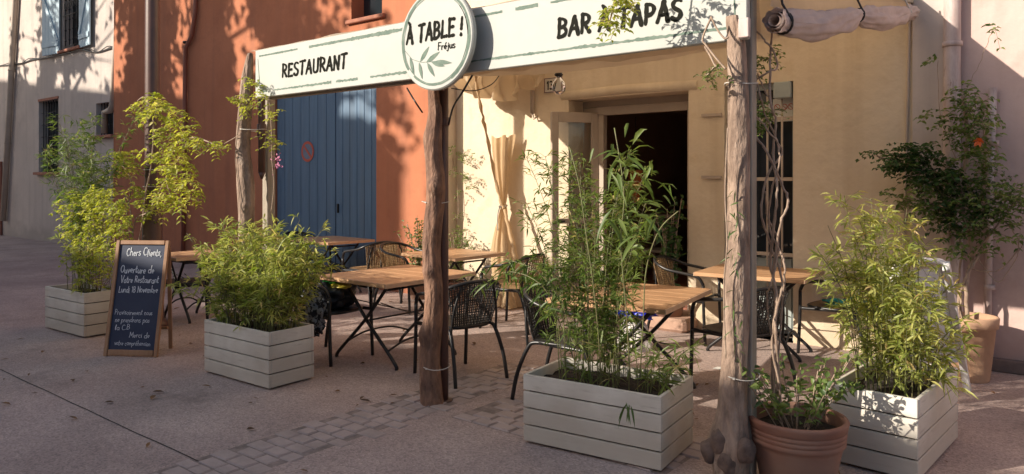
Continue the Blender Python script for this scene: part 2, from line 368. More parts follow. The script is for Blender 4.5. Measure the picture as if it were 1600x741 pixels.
# ================================================================== SETTING
g = MB(); g.add([(-150, -60, 0), (90, -60, 0), (90, 90, 0), (-150, 90, 0)], [(0, 1, 2, 3)])
tag(g.build('ground', M['ground']), kind='structure')
# cobbled strip running towards the facade, one sheet of worn setts
cb = MB(); y = 1.2; row = 0
while y < 5.0:
    dy = random.uniform(.085, .13); x = -4.06 + (row % 2) * .07 + random.uniform(-.03, .03)
    while x < -3.66:
        dx = random.uniform(.11, .19)
        h = .002 + random.uniform(0, .005)
        q = .006
        c = [(x + q + random.uniform(0, .008), y + q), (x + dx - q, y + q + random.uniform(0, .008)), (x + dx - q - random.uniform(0, .008), y + dy - q), (x + q, y + dy - q)]
        cx, cy = x + dx / 2, y + dy / 2
        top = [(cx + (a - cx) * .9, cy + (b - cy) * .88, h + .003) for a, b in c]
        cb.add([(a, b, .001) for a, b in c] + top, [(4, 5, 6, 7), (0, 1, 5, 4), (1, 2, 6, 5), (2, 3, 7, 6), (3, 0, 4, 7)])
        x += dx
    y += dy; row += 1
# setts turning right behind the post
y = 3.62; row = 0
while y < 4.25:
    dy = random.uniform(.1, .13); x = -3.42 + (row % 2) * .08
    while x < -1.9:
        dx = random.uniform(.14, .2); q = .006
        if random.random() < .93:
            c = [(x + q, y + q), (x + dx - q, y + q), (x + dx - q, y + dy - q), (x + q, y + dy - q)]
            cx, cy = x + dx / 2, y + dy / 2; h = .004 + random.uniform(0, .004)
            top = [(cx + (a - cx) * .9, cy + (b - cy) * .88, h + .003) for a, b in c]
            cb.add([(a, b, .001) for a, b in c] + top, [(4, 5, 6, 7), (0, 1, 5, 4), (1, 2, 6, 5), (2, 3, 7, 6), (3, 0, 4, 7)])
        x += dx
    y += dy; row += 1
tag(cb.build('cobble_path', M['cobble']), kind='structure')
jb = MB(); jb.add([(-4.05, 1.2, .0007), (-3.6, 1.2, .0007), (-3.6, 4.98, .0007), (-4.05, 4.98, .0007)], [(0, 1, 2, 3)])
jb.add([(-3.42, 3.62, .0007), (-1.85, 3.62, .0007), (-1.85, 4.22, .0007), (-3.42, 4.22, .0007)], [(0, 1, 2, 3)])
tag(jb.build('cobble_path_joints', mat('joint_sand', (.30, .235, .21), (.15, .12, .105), rough=.95, scale=12)), kind='structure')
sm = MB(); pts = [Vector((-9.5 + i * .25, 2.155 + random.uniform(-.004, .004), .003)) for i in range(23)]
for a, b in zip(pts, pts[1:]): sm.add([a + Vector((0, -.004, 0)), b + Vector((0, -.004, 0)), b + Vector((0, .004, 0)), a + Vector((0, .004, 0))], [(0, 1, 2, 3)])
for a, b in (((-4.095, 1.2), (-4.095, 5.0)), ((-3.3, 1.2), (-3.3, 3.6))):
    pass
tag(sm.build('road_joint', M['seam']), kind='structure')

def wall_with_holes(name, m, x0, x1, z0, z1, Y, holes, parent, thick=.35):
    """front sheet at Y with rectangular openings and their reveals, a slab going back"""
    xs = sorted(set([x0, x1] + [h[0] for h in holes] + [h[1] for h in holes])); zs = sorted(set([z0, z1] + [h[2] for h in holes] + [h[3] for h in holes]))
    b = MB()
    for i in range(len(xs) - 1):
        for j in range(len(zs) - 1):
            cx, cz = (xs[i] + xs[i + 1]) / 2, (zs[j] + zs[j + 1]) / 2
            if any(h[0] < cx < h[1] and h[2] < cz < h[3] for h in holes): continue
            b.add([(xs[i], Y, zs[j]), (xs[i + 1], Y, zs[j]), (xs[i + 1], Y, zs[j + 1]), (xs[i], Y, zs[j + 1])], [(0, 1, 2, 3)])
    for h in holes:
        a, c, d, e = h[:4]; T = h[4] if len(h) > 4 else thick
        b.add([(a, Y, d), (a, Y + T, d), (a, Y + T, e), (a, Y, e)], [(0, 3, 2, 1)])
        b.add([(c, Y, d), (c, Y + T, d), (c, Y + T, e), (c, Y, e)], [(0, 1, 2, 3)])
        b.add([(a, Y, e), (c, Y, e), (c, Y + T, e), (a, Y + T, e)], [(0, 1, 2, 3)])
        b.add([(a, Y, d), (c, Y, d), (c, Y + T, d), (a, Y + T, d)], [(3, 2, 1, 0)])
    # sides, top and back
    D = 6.0
    b.add([(x0, Y, z0), (x0, Y + D, z0), (x0, Y + D, z1), (x0, Y, z1)], [(0, 3, 2, 1)])
    b.add([(x1, Y, z0), (x1, Y + D, z0), (x1, Y + D, z1), (x1, Y, z1)], [(0, 1, 2, 3)])
    b.add([(x0, Y, z1), (x1, Y, z1), (x1, Y + D, z1), (x0, Y + D, z1)], [(0, 1, 2, 3)])
    b.add([(x0, Y + D, z0), (x1, Y + D, z0), (x1, Y + D, z1), (x0, Y + D, z1)], [(3, 2, 1, 0)])
    return b.build(name, m, parent)

ZT = 7.6
XO = -6.86          # orange / cream boundary
XL = -16.85         # beige / orange boundary
# ---- beige house on the left
hb = thing('beige_house', 'grey beige rendered house at the far left with pale blue shutters', 'building', (XL - 5, YW, 0))
def put(o, root):   # keep a mesh written in world coordinates under a root that is not at the origin
    o.parent = root; o.matrix_parent_inverse = Matrix.Translation(root.location).inverted(); return o
UW = (-20.15, -19.1, 4.78, 6.6); LW = (-21.75, -20.45, 1.78, 3.62); SW = (-18.25, -17.35, 2.6, 3.35)
put(wall_with_holes('wall', M['beige'], -34, XL, 0, ZT, YW, [UW + (.25,), LW + (.3,), SW + (.3,)], None), hb)
rb = MB(); rb.box((-25.4, YW + 2.6, ZT + .12), (17.6, 7.4, .22)); put(rb.build('roof', M['roof']), hb)
def grille(h, Y, nv, nh, parent, r=.012):
    b = MB()
    for i in range(1, nv + 1):
        x = h[0] + (h[1] - h[0]) * i / (nv + 1); b.tube([(x, Y, h[2]), (x, Y, h[3])], r, 6)
    for i in range(1, nh + 1):
        z = h[2] + (h[3] - h[2]) * i / (nh + 1); b.tube([(h[0], Y + .01, z), (h[1], Y + .01, z)], r * .8, 6)
    put(b.build('grille', M['iron']), parent)
for h in (UW, LW, SW):
    b = MB(); b.box(((h[0] + h[1]) / 2, YW + .25, (h[2] + h[3]) / 2), (h[1] - h[0] + .02, .02, h[3] - h[2] + .02))
    put(b.build('window', M['darkwin']), hb)
    b = MB(); b.box(((h[0] + h[1]) / 2, YW - .03 + .06, h[2] - .035), (h[1] - h[0] + .24, .26, .07), bev=.01)
    put(b.build('sill', M['terracotta_edge']), hb)
b = MB(); b.box(((LW[0] + LW[1]) / 2, YW + .05, LW[3] + .03), (LW[1] - LW[0] + .02, .14, .06)); put(b.build('lintel', M['terracotta_edge']), hb)
grille(LW, YW + .06, 7, 5, hb); grille(SW, YW + .06, 5, 2, hb)
# wrought grille of the upper window with scrolls
b = MB()
for i, x in enumerate((-19.95, -19.72, -19.49, -19.26)):
    b.tube([(x, YW - .02, 4.84), (x, YW - .02, 6.5)], .014, 6)
    for z in (5.0, 5.25, 5.5, 5.75, 6.0): b.blob((x, YW - .02, z), .028, n=4)
    for sgn in (-1, 1):
        b.tube([(x + sgn * .045 * (1 - math.cos(t)) , YW - .02, 5.86 + .07 * math.sin(t)) for t in [k * .5 for k in range(10)]], .009, 5)
for z in (4.86, 5.62, 6.3): b.tube([(-20.1, YW - .02, z), (-19.15, YW - .02, z)], .012, 6)
put(b.build('grille', M['iron']), hb)
def shutter(xa, xb, ya, yb, z0, z1, zdir):
    d = Vector((xb - xa, yb - ya, 0)); n = d.cross(Vector((0, 0, 1))).normalized()
    c = Vector(((xa + xb) / 2, (ya + yb) / 2, 0)); L = d.length; rz = math.atan2(d.y, d.x)
    s = MB()
    for i in range(5):
        p = c + d * ((i + .5) / 5 - .5); s.box((p.x, p.y, (z0 + z1) / 2), (L / 5 - .006, .035, z1 - z0), rz, bev=.004)
    for z in (z0 + .25, z1 - .35): s.box((c.x + n.x * .028, c.y + n.y * .028, z), (L * .94, .022, .12), rz)
    a = c - d * .42 + n * .028; q = c + d * .42 + n * .028
    if zdir < 0: a, q = q, a
    s.bar((a.x, a.y, z0 + .32), (q.x, q.y, z1 - .42), .03, .1)
    put(s.build('shutter', M['palewood']), hb)
shutter(-21.02, -20.2, YW - .16, YW - .06, 4.72, 6.6, -1)
shutter(-19.05, -18.35, YW - .05, YW - .09, 4.72, 6.6, 1)
def pipe_thing(name, label, pts, r, m, clips=(), group=None, cat='downpipe', collars=()):
    root = thing(name, label, cat, (pts[-1][0], pts[-1][1], 0), group=group)
    b = MB(); b.tube(pts, r, 14); put(b.build('pipe', m), root)
    for z, p in clips:
        c = MB(); c.lathe([(r + .002, -.02), (r + .012, -.02), (r + .012, .02), (r + .002, .02)], (p[0], p[1], z), 14)
        c.box((p[0], p[1] + r + .03, z), (.03, .06, .03)); put(c.build('clip', M['iron'] if m is M['rustpipe'] else m), root)
    for z0, z1, rr, p in collars:
        c = MB(); c.lathe([(r, z0), (rr, z0 + .01), (rr, z1 - .01), (r, z1)], (p[0], p[1], 0), 18); put(c.build('sleeve', m), root)
    return root
p0 = W(24, 0, YW - .09); p1 = W(5, 345, YW - .09)
dl = (p1 - p0)
pipe_thing('downpipe', 'leaning beige downpipe left of the blue shuttered window', [p0 + Vector((0, 0, 1.5)) - dl * .25, p0, p0 + dl * .5, p1], .075, M['pipe_beige'],
           [(z, p0 + dl * ((p0.z - z) / (p0.z - p1.z))) for z in (2.6, 4.6)])
p0 = W(186, 0, YW - .07); p1 = W(176, 165, YW - .07)
pipe_thing('downpipe', 'grey beige downpipe where the beige house meets the orange wall', [p0 + Vector((0, 0, 1.8)), p0, p1, p1 + Vector((-.12, 0, -.1)), p1 + Vector((-.5, .04, -.12)), p1 + Vector((-.52, .04, -.6))], .07, M['pipe_beige'], [(4.9, p0)])
b = MB()
cab = [W(px, py, YW - .03) for px, py in ((-40, 104), (0, 103), (30, 100), (50, 94), (85, 88), (110, 82), (128, 78), (150, 82), (172, 76), (196, 72))]
b.tube(cr_curve(cab, 5), .016, 6); b.tube([p + Vector((0, -.01, .03 + .03 * math.sin(i))) for i, p in enumerate(cr_curve(cab, 5))], .011, 6)
tag(b.build('wall_cable', M['iron']), 'dark electric cable slung across the beige wall below the shuttered window', 'cable')
b = MB(); b.box((-24.9, YW - .03, 1.05), (.9, .06, 2.1), bev=.01); rd = b.build('red_door', M['rustpipe'])
tag(rd, 'small dark red door at the far left edge of the beige house', 'door')

# ---- orange house
ho = thing('orange_house', 'terracotta orange rendered house with a large blue plank door', 'building', ((XL + XO) / 2, YW - .12, 0))
YO = YW - .20
wn = (W(549, 30, YO).x, W(597, 30, YO).x, 3.98, 5.3)
bd = (W(427, 200, YO).x, W(588, 200, YO).x, 0.0, 3.1)
put(wall_with_holes('wall', M['orange'], XL, XO, 0, ZT, YO, [wn + (.3,), bd + (.12,)], None), ho)
rb = MB(); rb.box(((XL + XO) / 2, YW + 2.4, ZT + .12), (XO - XL - .1, 7.2, .22)); put(rb.build('roof', M['roof']), ho)
b = MB(); b.box(((wn[0] + wn[1]) / 2, YO + .25, (wn[2] + wn[3]) / 2), (wn[1] - wn[0] + .02, .02, 1.34)); put(b.build('window', M['darkwin']), ho)
b = MB(); b.box(((wn[0] + wn[1]) / 2, YO + .05, wn[2] - .03), (wn[1] - wn[0] + .16, .22, .06), bev=.01); put(b.build('sill', M['terracotta_edge']), ho)
# curved plinth where the orange wall swells towards the beige house
b = MB()
def sw(u, v):
    z = v * 3.4; wd = .10 + .34 * (1 - v) ** 2
    return Vector((XL - wd + u * (wd + .02), YO - .005 + .10 * (1 - u) ** 2, z))
b.grid(sw, 6, 16); put(b.build('wall_swelling', M['orange']), ho)
# garage door leaves of planks
dm = W(519, 250, YO).x
def leaf_door(x0, x1, n):
    d = MB(); x = x0
    for i in range(n):
        w_ = (x1 - x0) / n
        d.box((x0 + (i + .5) * w_, YO + .085, 1.56), (w_ - .008, .04, 3.05), bev=.004)
    d.box(((x0 + x1) / 2, YO + .108, 1.55), (x1 - x0 - .004, .012, 3.04))
    return put(d.build('door_leaf', M['blue']), ho)
l1 = leaf_door(bd[0] + .01, dm - .006, 7); l2 = leaf_door(dm + .006, bd[1] - .01, 6)
hd = MB(); hd.box((dm + .07, YO + .055, 1.15), (.03, .03, .14), bev=.006); hd.build('handle', M['iron'], l2)
# faded no parking disc
c = W(481, 237, YO + .06); root = thing('no_parking_sign', 'small faded round no parking sign on the left leaf of the blue door', 'sign', c)
def disc(r0, r1, n=28, y=0.0, th=.004):
    d = MB(); ri, ro = r0, r1; vs = []
    for j in range(n):
        a = 2 * math.pi * j / n
        vs += [(ri * math.cos(a), y, ri * math.sin(a)), (ro * math.cos(a), y, ro * math.sin(a)), (ro * math.cos(a), y + th, ro * math.sin(a))]
    fs = []
    for j in range(n):
        q = (j + 1) % n; fs += [(j * 3, j * 3 + 1, q * 3 + 1, q * 3), (j * 3 + 1, j * 3 + 2, q * 3 + 2, q * 3 + 1)]
    d.add(vs, fs); return d
disc(0.0, .165, y=-.004).build('disc', mat('faded_grey', (0.17, 0.2, 0.27), rough=.7), root)
disc(.125, .165, y=-.007).build('red_ring', M['red'], root)
b = MB(); b.bar((-.09, -.007, .09), (.09, -.007, -.09), .004, .035); b.build('red_slash', M['red'], root)
pts = [W(308, -60, YO - .06), W(305, 20, YO - .06), W(300, 55, YO - .06), W(290, 75, YO - .06), W(289, 130, YO - .06), W(288, 250, YO - .06), W(286, 398, YO - .06)]
pipe_thing('downpipe', 'thin reddish downpipe with a kink on the orange wall', pts, .04, M['rustpipe'], [(4.2, pts[3]), (2.2, pts[5])])

b = MB(); b.box((XO + .004, YW - .10, ZT / 2), (.006, .196, ZT - .02)); put(b.build('corner_band', M['pipe_beige']), ho)
# ---- cream restaurant front
hc = thing('cream_house', 'cream rendered restaurant front with an open glazed door behind the terrace', 'building', ((XO - 1.08) / 2, YW, 0))
DO = (-5.02, -3.47, .0, 2.55); GD = (-3.07, -2.37, .0, 2.56)
XC = -1.075
put(wall_with_holes('wall', M['cream'], XO, XC, 0, ZT, YW, [DO + (.36,), GD + (.2,)], None), hc)
rb = MB(); rb.box(((XO + XC) / 2, YW + 2.4, ZT + .1), (XC - XO, 7.2, .18)); put(rb.build('roof', M['roof']), hc)
# rounded lintel bulge over the door
b = MB(); b.tube([(DO[0] - .1, YW + .03, 2.60), (-4.3, YW + .02, 2.62), (DO[1] + .1, YW + .03, 2.60)], .06, 10); put(b.build('lintel', M['cream']), hc)
b = MB(); b.box(((DO[0] + DO[1]) / 2, YW + .02, .07), (1.75, .62, .14), bev=.03); put(b.build('doorstep', M['step']), hc)
# door frame
YF = YW + .36
fr = MB()
fr.box((-4.76, YF - .03, 1.26), (.10, .08, 2.24)); fr.box((-3.55, YF - .03, 1.26), (.14, .08, 2.24)); fr.box((-4.16, YF - .03, 2.42), (1.30, .08, .10))
fr.box((-4.93, YF - .02, 1.3), (.24, .04, 2.34)); fr.box((-4.25, YF - .015, 2.515), (1.56, .05, .08))
put(fr.build('door_frame', M['doorframe']), hc)
# open glazed leaf
def glazed_leaf(h, e, z0, z1):
    h = Vector(h); e = Vector(e); d = (e - h); L = d.length; d.normalize()
    b = MB(); up = Vector((0, 0, 1))
    for t, w_ in ((.045, .09), (L - .045, .09)):
        p = h + d * t; b.box((p.x, p.y, (z0 + z1) / 2), (w_, .05, z1 - z0), math.atan2(d.y, d.x), bev=.006)
    for z, hh in ((z0 + .12, .24), (z1 - .06, .12), (z0 + .95, .06)):
        p = h + d * L / 2; b.box((p.x, p.y, z), (L - .18, .046, hh), math.atan2(d.y, d.x))
    o = put(b.build('door_leaf', M['doorframe']), hc)
    for za, zb in ((z0 + .24, z0 + .92), (z0 + .98, z1 - .12)):
        g_ = MB(); p = h + d * L / 2; g_.box((p.x, p.y, (za + zb) / 2), (L - .18, .012, zb - za), math.atan2(d.y, d.x))
        g_.build('glass_pane', M['clear'], o)
    hn = MB(); p = e - d * .05; n = d.cross(up).normalized()
    for s_ in (-1, 1): hn.bar(p + n * .045 * s_ + up * 1.1, p + n * .045 * s_ + up * 1.1 - d * .11, .018, .018)
    hn.bar(p - n * .045 + up * 1.1, p + n * .045 + up * 1.1, .016, .016)
    hn.build('handle', M['iron'], o)
glazed_leaf((-4.80, YF - .06, 0), W(861, 300, YW - .22).xy.to_3d(), .15, 2.40)
# the dark room behind
rm = MB()
rm.box((-4.2, YF + 3.1, .07), (3.2, 5.9, .1)); put(rm.build('room_floor', M['terracotta_edge']), hc)
rm = MB()
rm.box((-5.86, YF + 3.1, 1.4), (.08, 5.9, 2.8)); rm.box((-2.5, YF + 3.1, 1.4), (.08, 5.9, 2.8)); rm.box((-4.2, YF + 5.6, 1.4), (3.2, .08, 2.8)); rm.box((-4.2, YF + 3.1, 2.78), (3.2, 5.9, .08))
rm.box((-5.35, YF + .04, 1.4), (.95, .06, 2.7)); rm.box((-3.0, YF + .04, 1.4), (.95, .06, 2.7))
put(rm.build('room_wall', M['dark']), hc)
ct = thing('bar_counter', 'dark wooden bar counter dimly seen inside the doorway', 'counter', (-4.3, YF + 3.6, .12))
b = MB(); b.box((0, 0, .5), (1.9, .5, 1.0), bev=.01); b.build('body', M['frame_wood'], ct)
b = MB(); b.box((0, 0, 1.03), (2.0, .6, .05), bev=.01); b.build('top', M['table'], ct)
for i in range(9):
    bt = MB(); bt.lathe([(0, 0), (.036, 0), (.036, .17), (.013, .22), (.013, .28), (0, .28)], n=14)
    tag(bt.build('bottle', (M['L_dark'], M['enamel'], M['terracotta'])[i % 3], None, (-5.0 + i * .17, YF + 3.6 + .05 * (i % 2), 1.18)), 'bottle in the row on the dim bar counter', 'bottle', 'bottles on the bar counter')
# barred glazed door
gd = MB(); gx = (GD[0] + GD[1]) / 2
gd.box((gx, YW + .16, 1.3), (.66, .02, 2.5)); put(gd.build('window', M['darkwin']), hc)
gf = MB()
gf.box((GD[0] + .03, YW + .12, 1.28), (.06, .06, 2.56)); gf.box((GD[1] - .02, YW + .12, 1.28), (.03, .06, 2.56)); gf.box((gx, YW + .12, 2.53), (.6, .06, .06)); gf.box((gx, YW + .125, .45), (.6, .05, .7)); put(gf.build('window_frame', M['greybox']), hc)
gb = MB()
for i in range(4): x = GD[0] + .14 + i * .145; gb.tube([(x, YW + .05, .1), (x, YW + .05, 2.5)], .011, 8)
for z in (.85, 1.6, 2.2): gb.box((gx, YW + .05, z), (.69, .012, .035))
put(gb.build('grille', M['pipe_beige']), hc)
for z in (1.62, 2.27):
    hg = MB(); hg.bar((GD[0] - .02, YW - .02, z), (GD[0] - .24, YW - .025, z), .02, .03); put(hg.build('hinge', M['pipe_beige']), hc)
# greyish right strip of the cream wall
b = MB(); b.box((-1.2, YW - .012, ZT / 2), (.25, .03, ZT - .02)); put(b.build('corner_band', M['beige']), hc)
# ---- pink house
hp = thing('pink_house', 'pink rendered house at the right edge with a diagonal shadow', 'building', (3, YW, 0))
put(wall_with_holes('wall', M['pink'], XC, 9, 0, ZT, YW, [(2.2, 3.2, 1.0, 2.6, .25), (5.2, 6.2, 0, 2.4, .25)], None), hp)
for h in ((2.2, 3.2, 1.0, 2.6), (5.2, 6.2, 0, 2.4)):
    b = MB(); b.box(((h[0] + h[1]) / 2, YW + .22, (h[2] + h[3]) / 2), (1.02, .02, h[3] - h[2] + .02)); put(b.build('window', M['darkwin']), hp)
rb = MB(); rb.box((3.96, YW + 2.4, ZT + .12), (10.0, 7.2, .22)); put(rb.build('roof', M['roof']), hp)
b = MB(); b.box((3.9, YW - .02, .055), (9.7, .06, .11), bev=.01); put(b.build('plinth', mat('dirty_plinth', (0.22, 0.16, 0.14), (0.13, 0.10, 0.09), rough=.9, scale=8, bump=.5)), hp)
p0 = W(1488, 0, YW - .08); p1 = W(1487, 300, YW - .08)
pipe_thing('downpipe', 'thick pinkish downpipe with rust stains between cream and pink walls', [p0 + Vector((0, 0, 3.5)), p0, p1, Vector((p1.x, p1.y, .02))], .066, M['pipe_pink'],
           [(2.75, p0), (.95, p1)], collars=[(.02, 1.28, .085, p1)])
q0 = W(1552, 137, YW - .05); q1 = W(1546, 300, YW - .05)
pipe_thing('downpipe', 'short thin pink pipe fixed on the pink wall beside the climbing plant', [q0, q1, Vector((q1.x - .02, q1.y, .02))], .03, M['pipe_pink'], [(1.9, q0), (.7, q1)])
b = MB(); q = W(1420, 20, YW - .02)
b.tube([W(1423, -60, YW - .02), W(1421, 20, YW - .02), W(1419, 130, YW - .02), W(1416, 250, YW - .02), W(1412, 480, YW - .02)], .012, 8)
tag(b.build('wall_conduit', M['pipe_beige']), 'thin beige cable conduit running down the cream wall corner', 'conduit')
# stub of pipe and hanging conduit by the curtain
b = MB(); b.tube([W(832, 95, YW - .05), W(832, 178, YW - .05)], .03, 10); b.tube([W(832, 178, YW - .05), W(834, 186, YW - .05), W(840, 182, YW - .1)], .012, 8)
tag(b.build('pipe_stub', M['doorframe']), 'short beige pipe stub on the cream wall above the curtain', 'pipe')

# ================================================================== off-frame street side that throws the shade
def street_building(name, label, x0, x1, h0, h1, Y, m, dep=7, nwin=4):
    root = thing(name, label, 'building', ((x0 + x1) / 2, Y, 0))
    b = MB()
    b.add([(x0, Y, 0), (x1, Y, 0), (x1, Y, h1), (x0, Y, h0), (x0, Y - dep, 0), (x1, Y - dep, 0), (x1, Y - dep, h1), (x0, Y - dep, h0)],
          [(1, 0, 3, 2), (4, 5, 6, 7), (0, 4, 7, 3), (5, 1, 2, 6), (3, 7, 6, 2)])
    put(b.build('wall', m), root)
    r = MB(); d = Vector((x1 - x0, 0, h1 - h0))
    r.bar((x0 - .05, Y - dep / 2, h0 + .06), (x1 + .05, Y - dep / 2, h1 + .06), dep + .1, .1); put(r.build('roof', M['roof']), root)
    for k in range(int(h1 // 3)):
        for i in range(nwin):
            x = x0 + (x1 - x0) * (i + .5) / nwin; z = 1.7 + 3 * k
            w_ = MB(); w_.box((x, Y + .01, z), (1.0, .06, 1.4)); put(w_.build('window', M['darkwin']), root)
            w_ = MB(); w_.box((x, Y + .06, z - .74), (1.2, .16, .07)); put(w_.build('sill', M['terracotta_edge']), root)
    return root
street_building('low_street_building', 'low beige building across the street behind the viewer', -17.9, 12, 6.03, 6.03, -7.7, M['beige'], nwin=7)
street_building('tall_street_building', 'tall shallow building block across the street behind the viewer, shaped to cast shade', -40, -18.0, 12.4, 9.7, -7.7, M['cream'], dep=1.5, nwin=6)  # unseen shallow block, depth and edges set to place shade on the left walls

def plane_tree(x, y, zc, rx, ry, rz_, n, label, seed, holes=.5):
    rnd = random.Random(seed)
    root = thing('plane_tree', label, 'tree', (x, y, 0), group='plane trees behind the viewer')
    t = MB(); t.tube(cr_curve([(0, 0, 0), (.05, 0, 1.5), (-.05, .1, 3), (.1, 0, 4.5), (0, 0, zc)], 4), [.3 - .011 * i for i in range(17)], 10)
    br = []
    for k in range(8):
        a = rnd.uniform(0, 6.28); e = rnd.uniform(-.1, .8); s0 = Vector((0, 0, rnd.uniform(zc - rz_ * .8, zc)))
        end = s0 + Vector((math.cos(a) * rx * .85, math.sin(a) * ry * .85, e * rz_))
        t.tube([s0, (s0 + end) / 2 + Vector((0, 0, .25)), end], [.08, .04, .012], 6)
    t.build('trunk', M['bark_grey'], root)
    c = MB(); cl = []
    for k in range(n):
        while True:
            p = Vector((rnd.uniform(-1, 1), rnd.uniform(-1, 1), rnd.uniform(-1, 1)))
            if .25 < p.length < 1: break
        q = Vector((p.x * rx, p.y * ry, p.z * rz_ + zc))
        if noise.noise(Vector(((q.x - AX * q.y) * .62 + seed, seed, (q.z + BZ * q.y) * .30))) > holes: continue  # crown gaps follow the sun direction, shaped to drop light patches on the walls
        cl.append(q)
    for q in cl:
        for j in range(22):
            p = q + Vector((rnd.gauss(0, .2), rnd.gauss(0, .2), rnd.gauss(0, .3)))
            d = Vector((rnd.gauss(0, 1), rnd.gauss(0, 1), rnd.gauss(-.3, .6)))
            c.leaf(p, d, rnd.uniform(.18, .28), rnd.uniform(.15, .24), up=(rnd.gauss(0, 1), rnd.gauss(0, 1), 1), tint=rnd.random())
    c.build('crown', M['L_tree'], root)
plane_tree(-25.5, -1.5, 9.2, 3.6, 2.0, 2.4, 330, 'leafy plane tree on the far left behind the viewer', 3, -.08)
plane_tree(-18.6, -1.5, 8.9, 3.8, 2.6, 2.7, 900, 'leafy plane tree left behind the viewer', 8, .04)
plane_tree(-16.1, -3.0, 8.0, 1.9, 1.6, 1.1, 95, 'sparse plane tree behind the viewer', 12, .0)
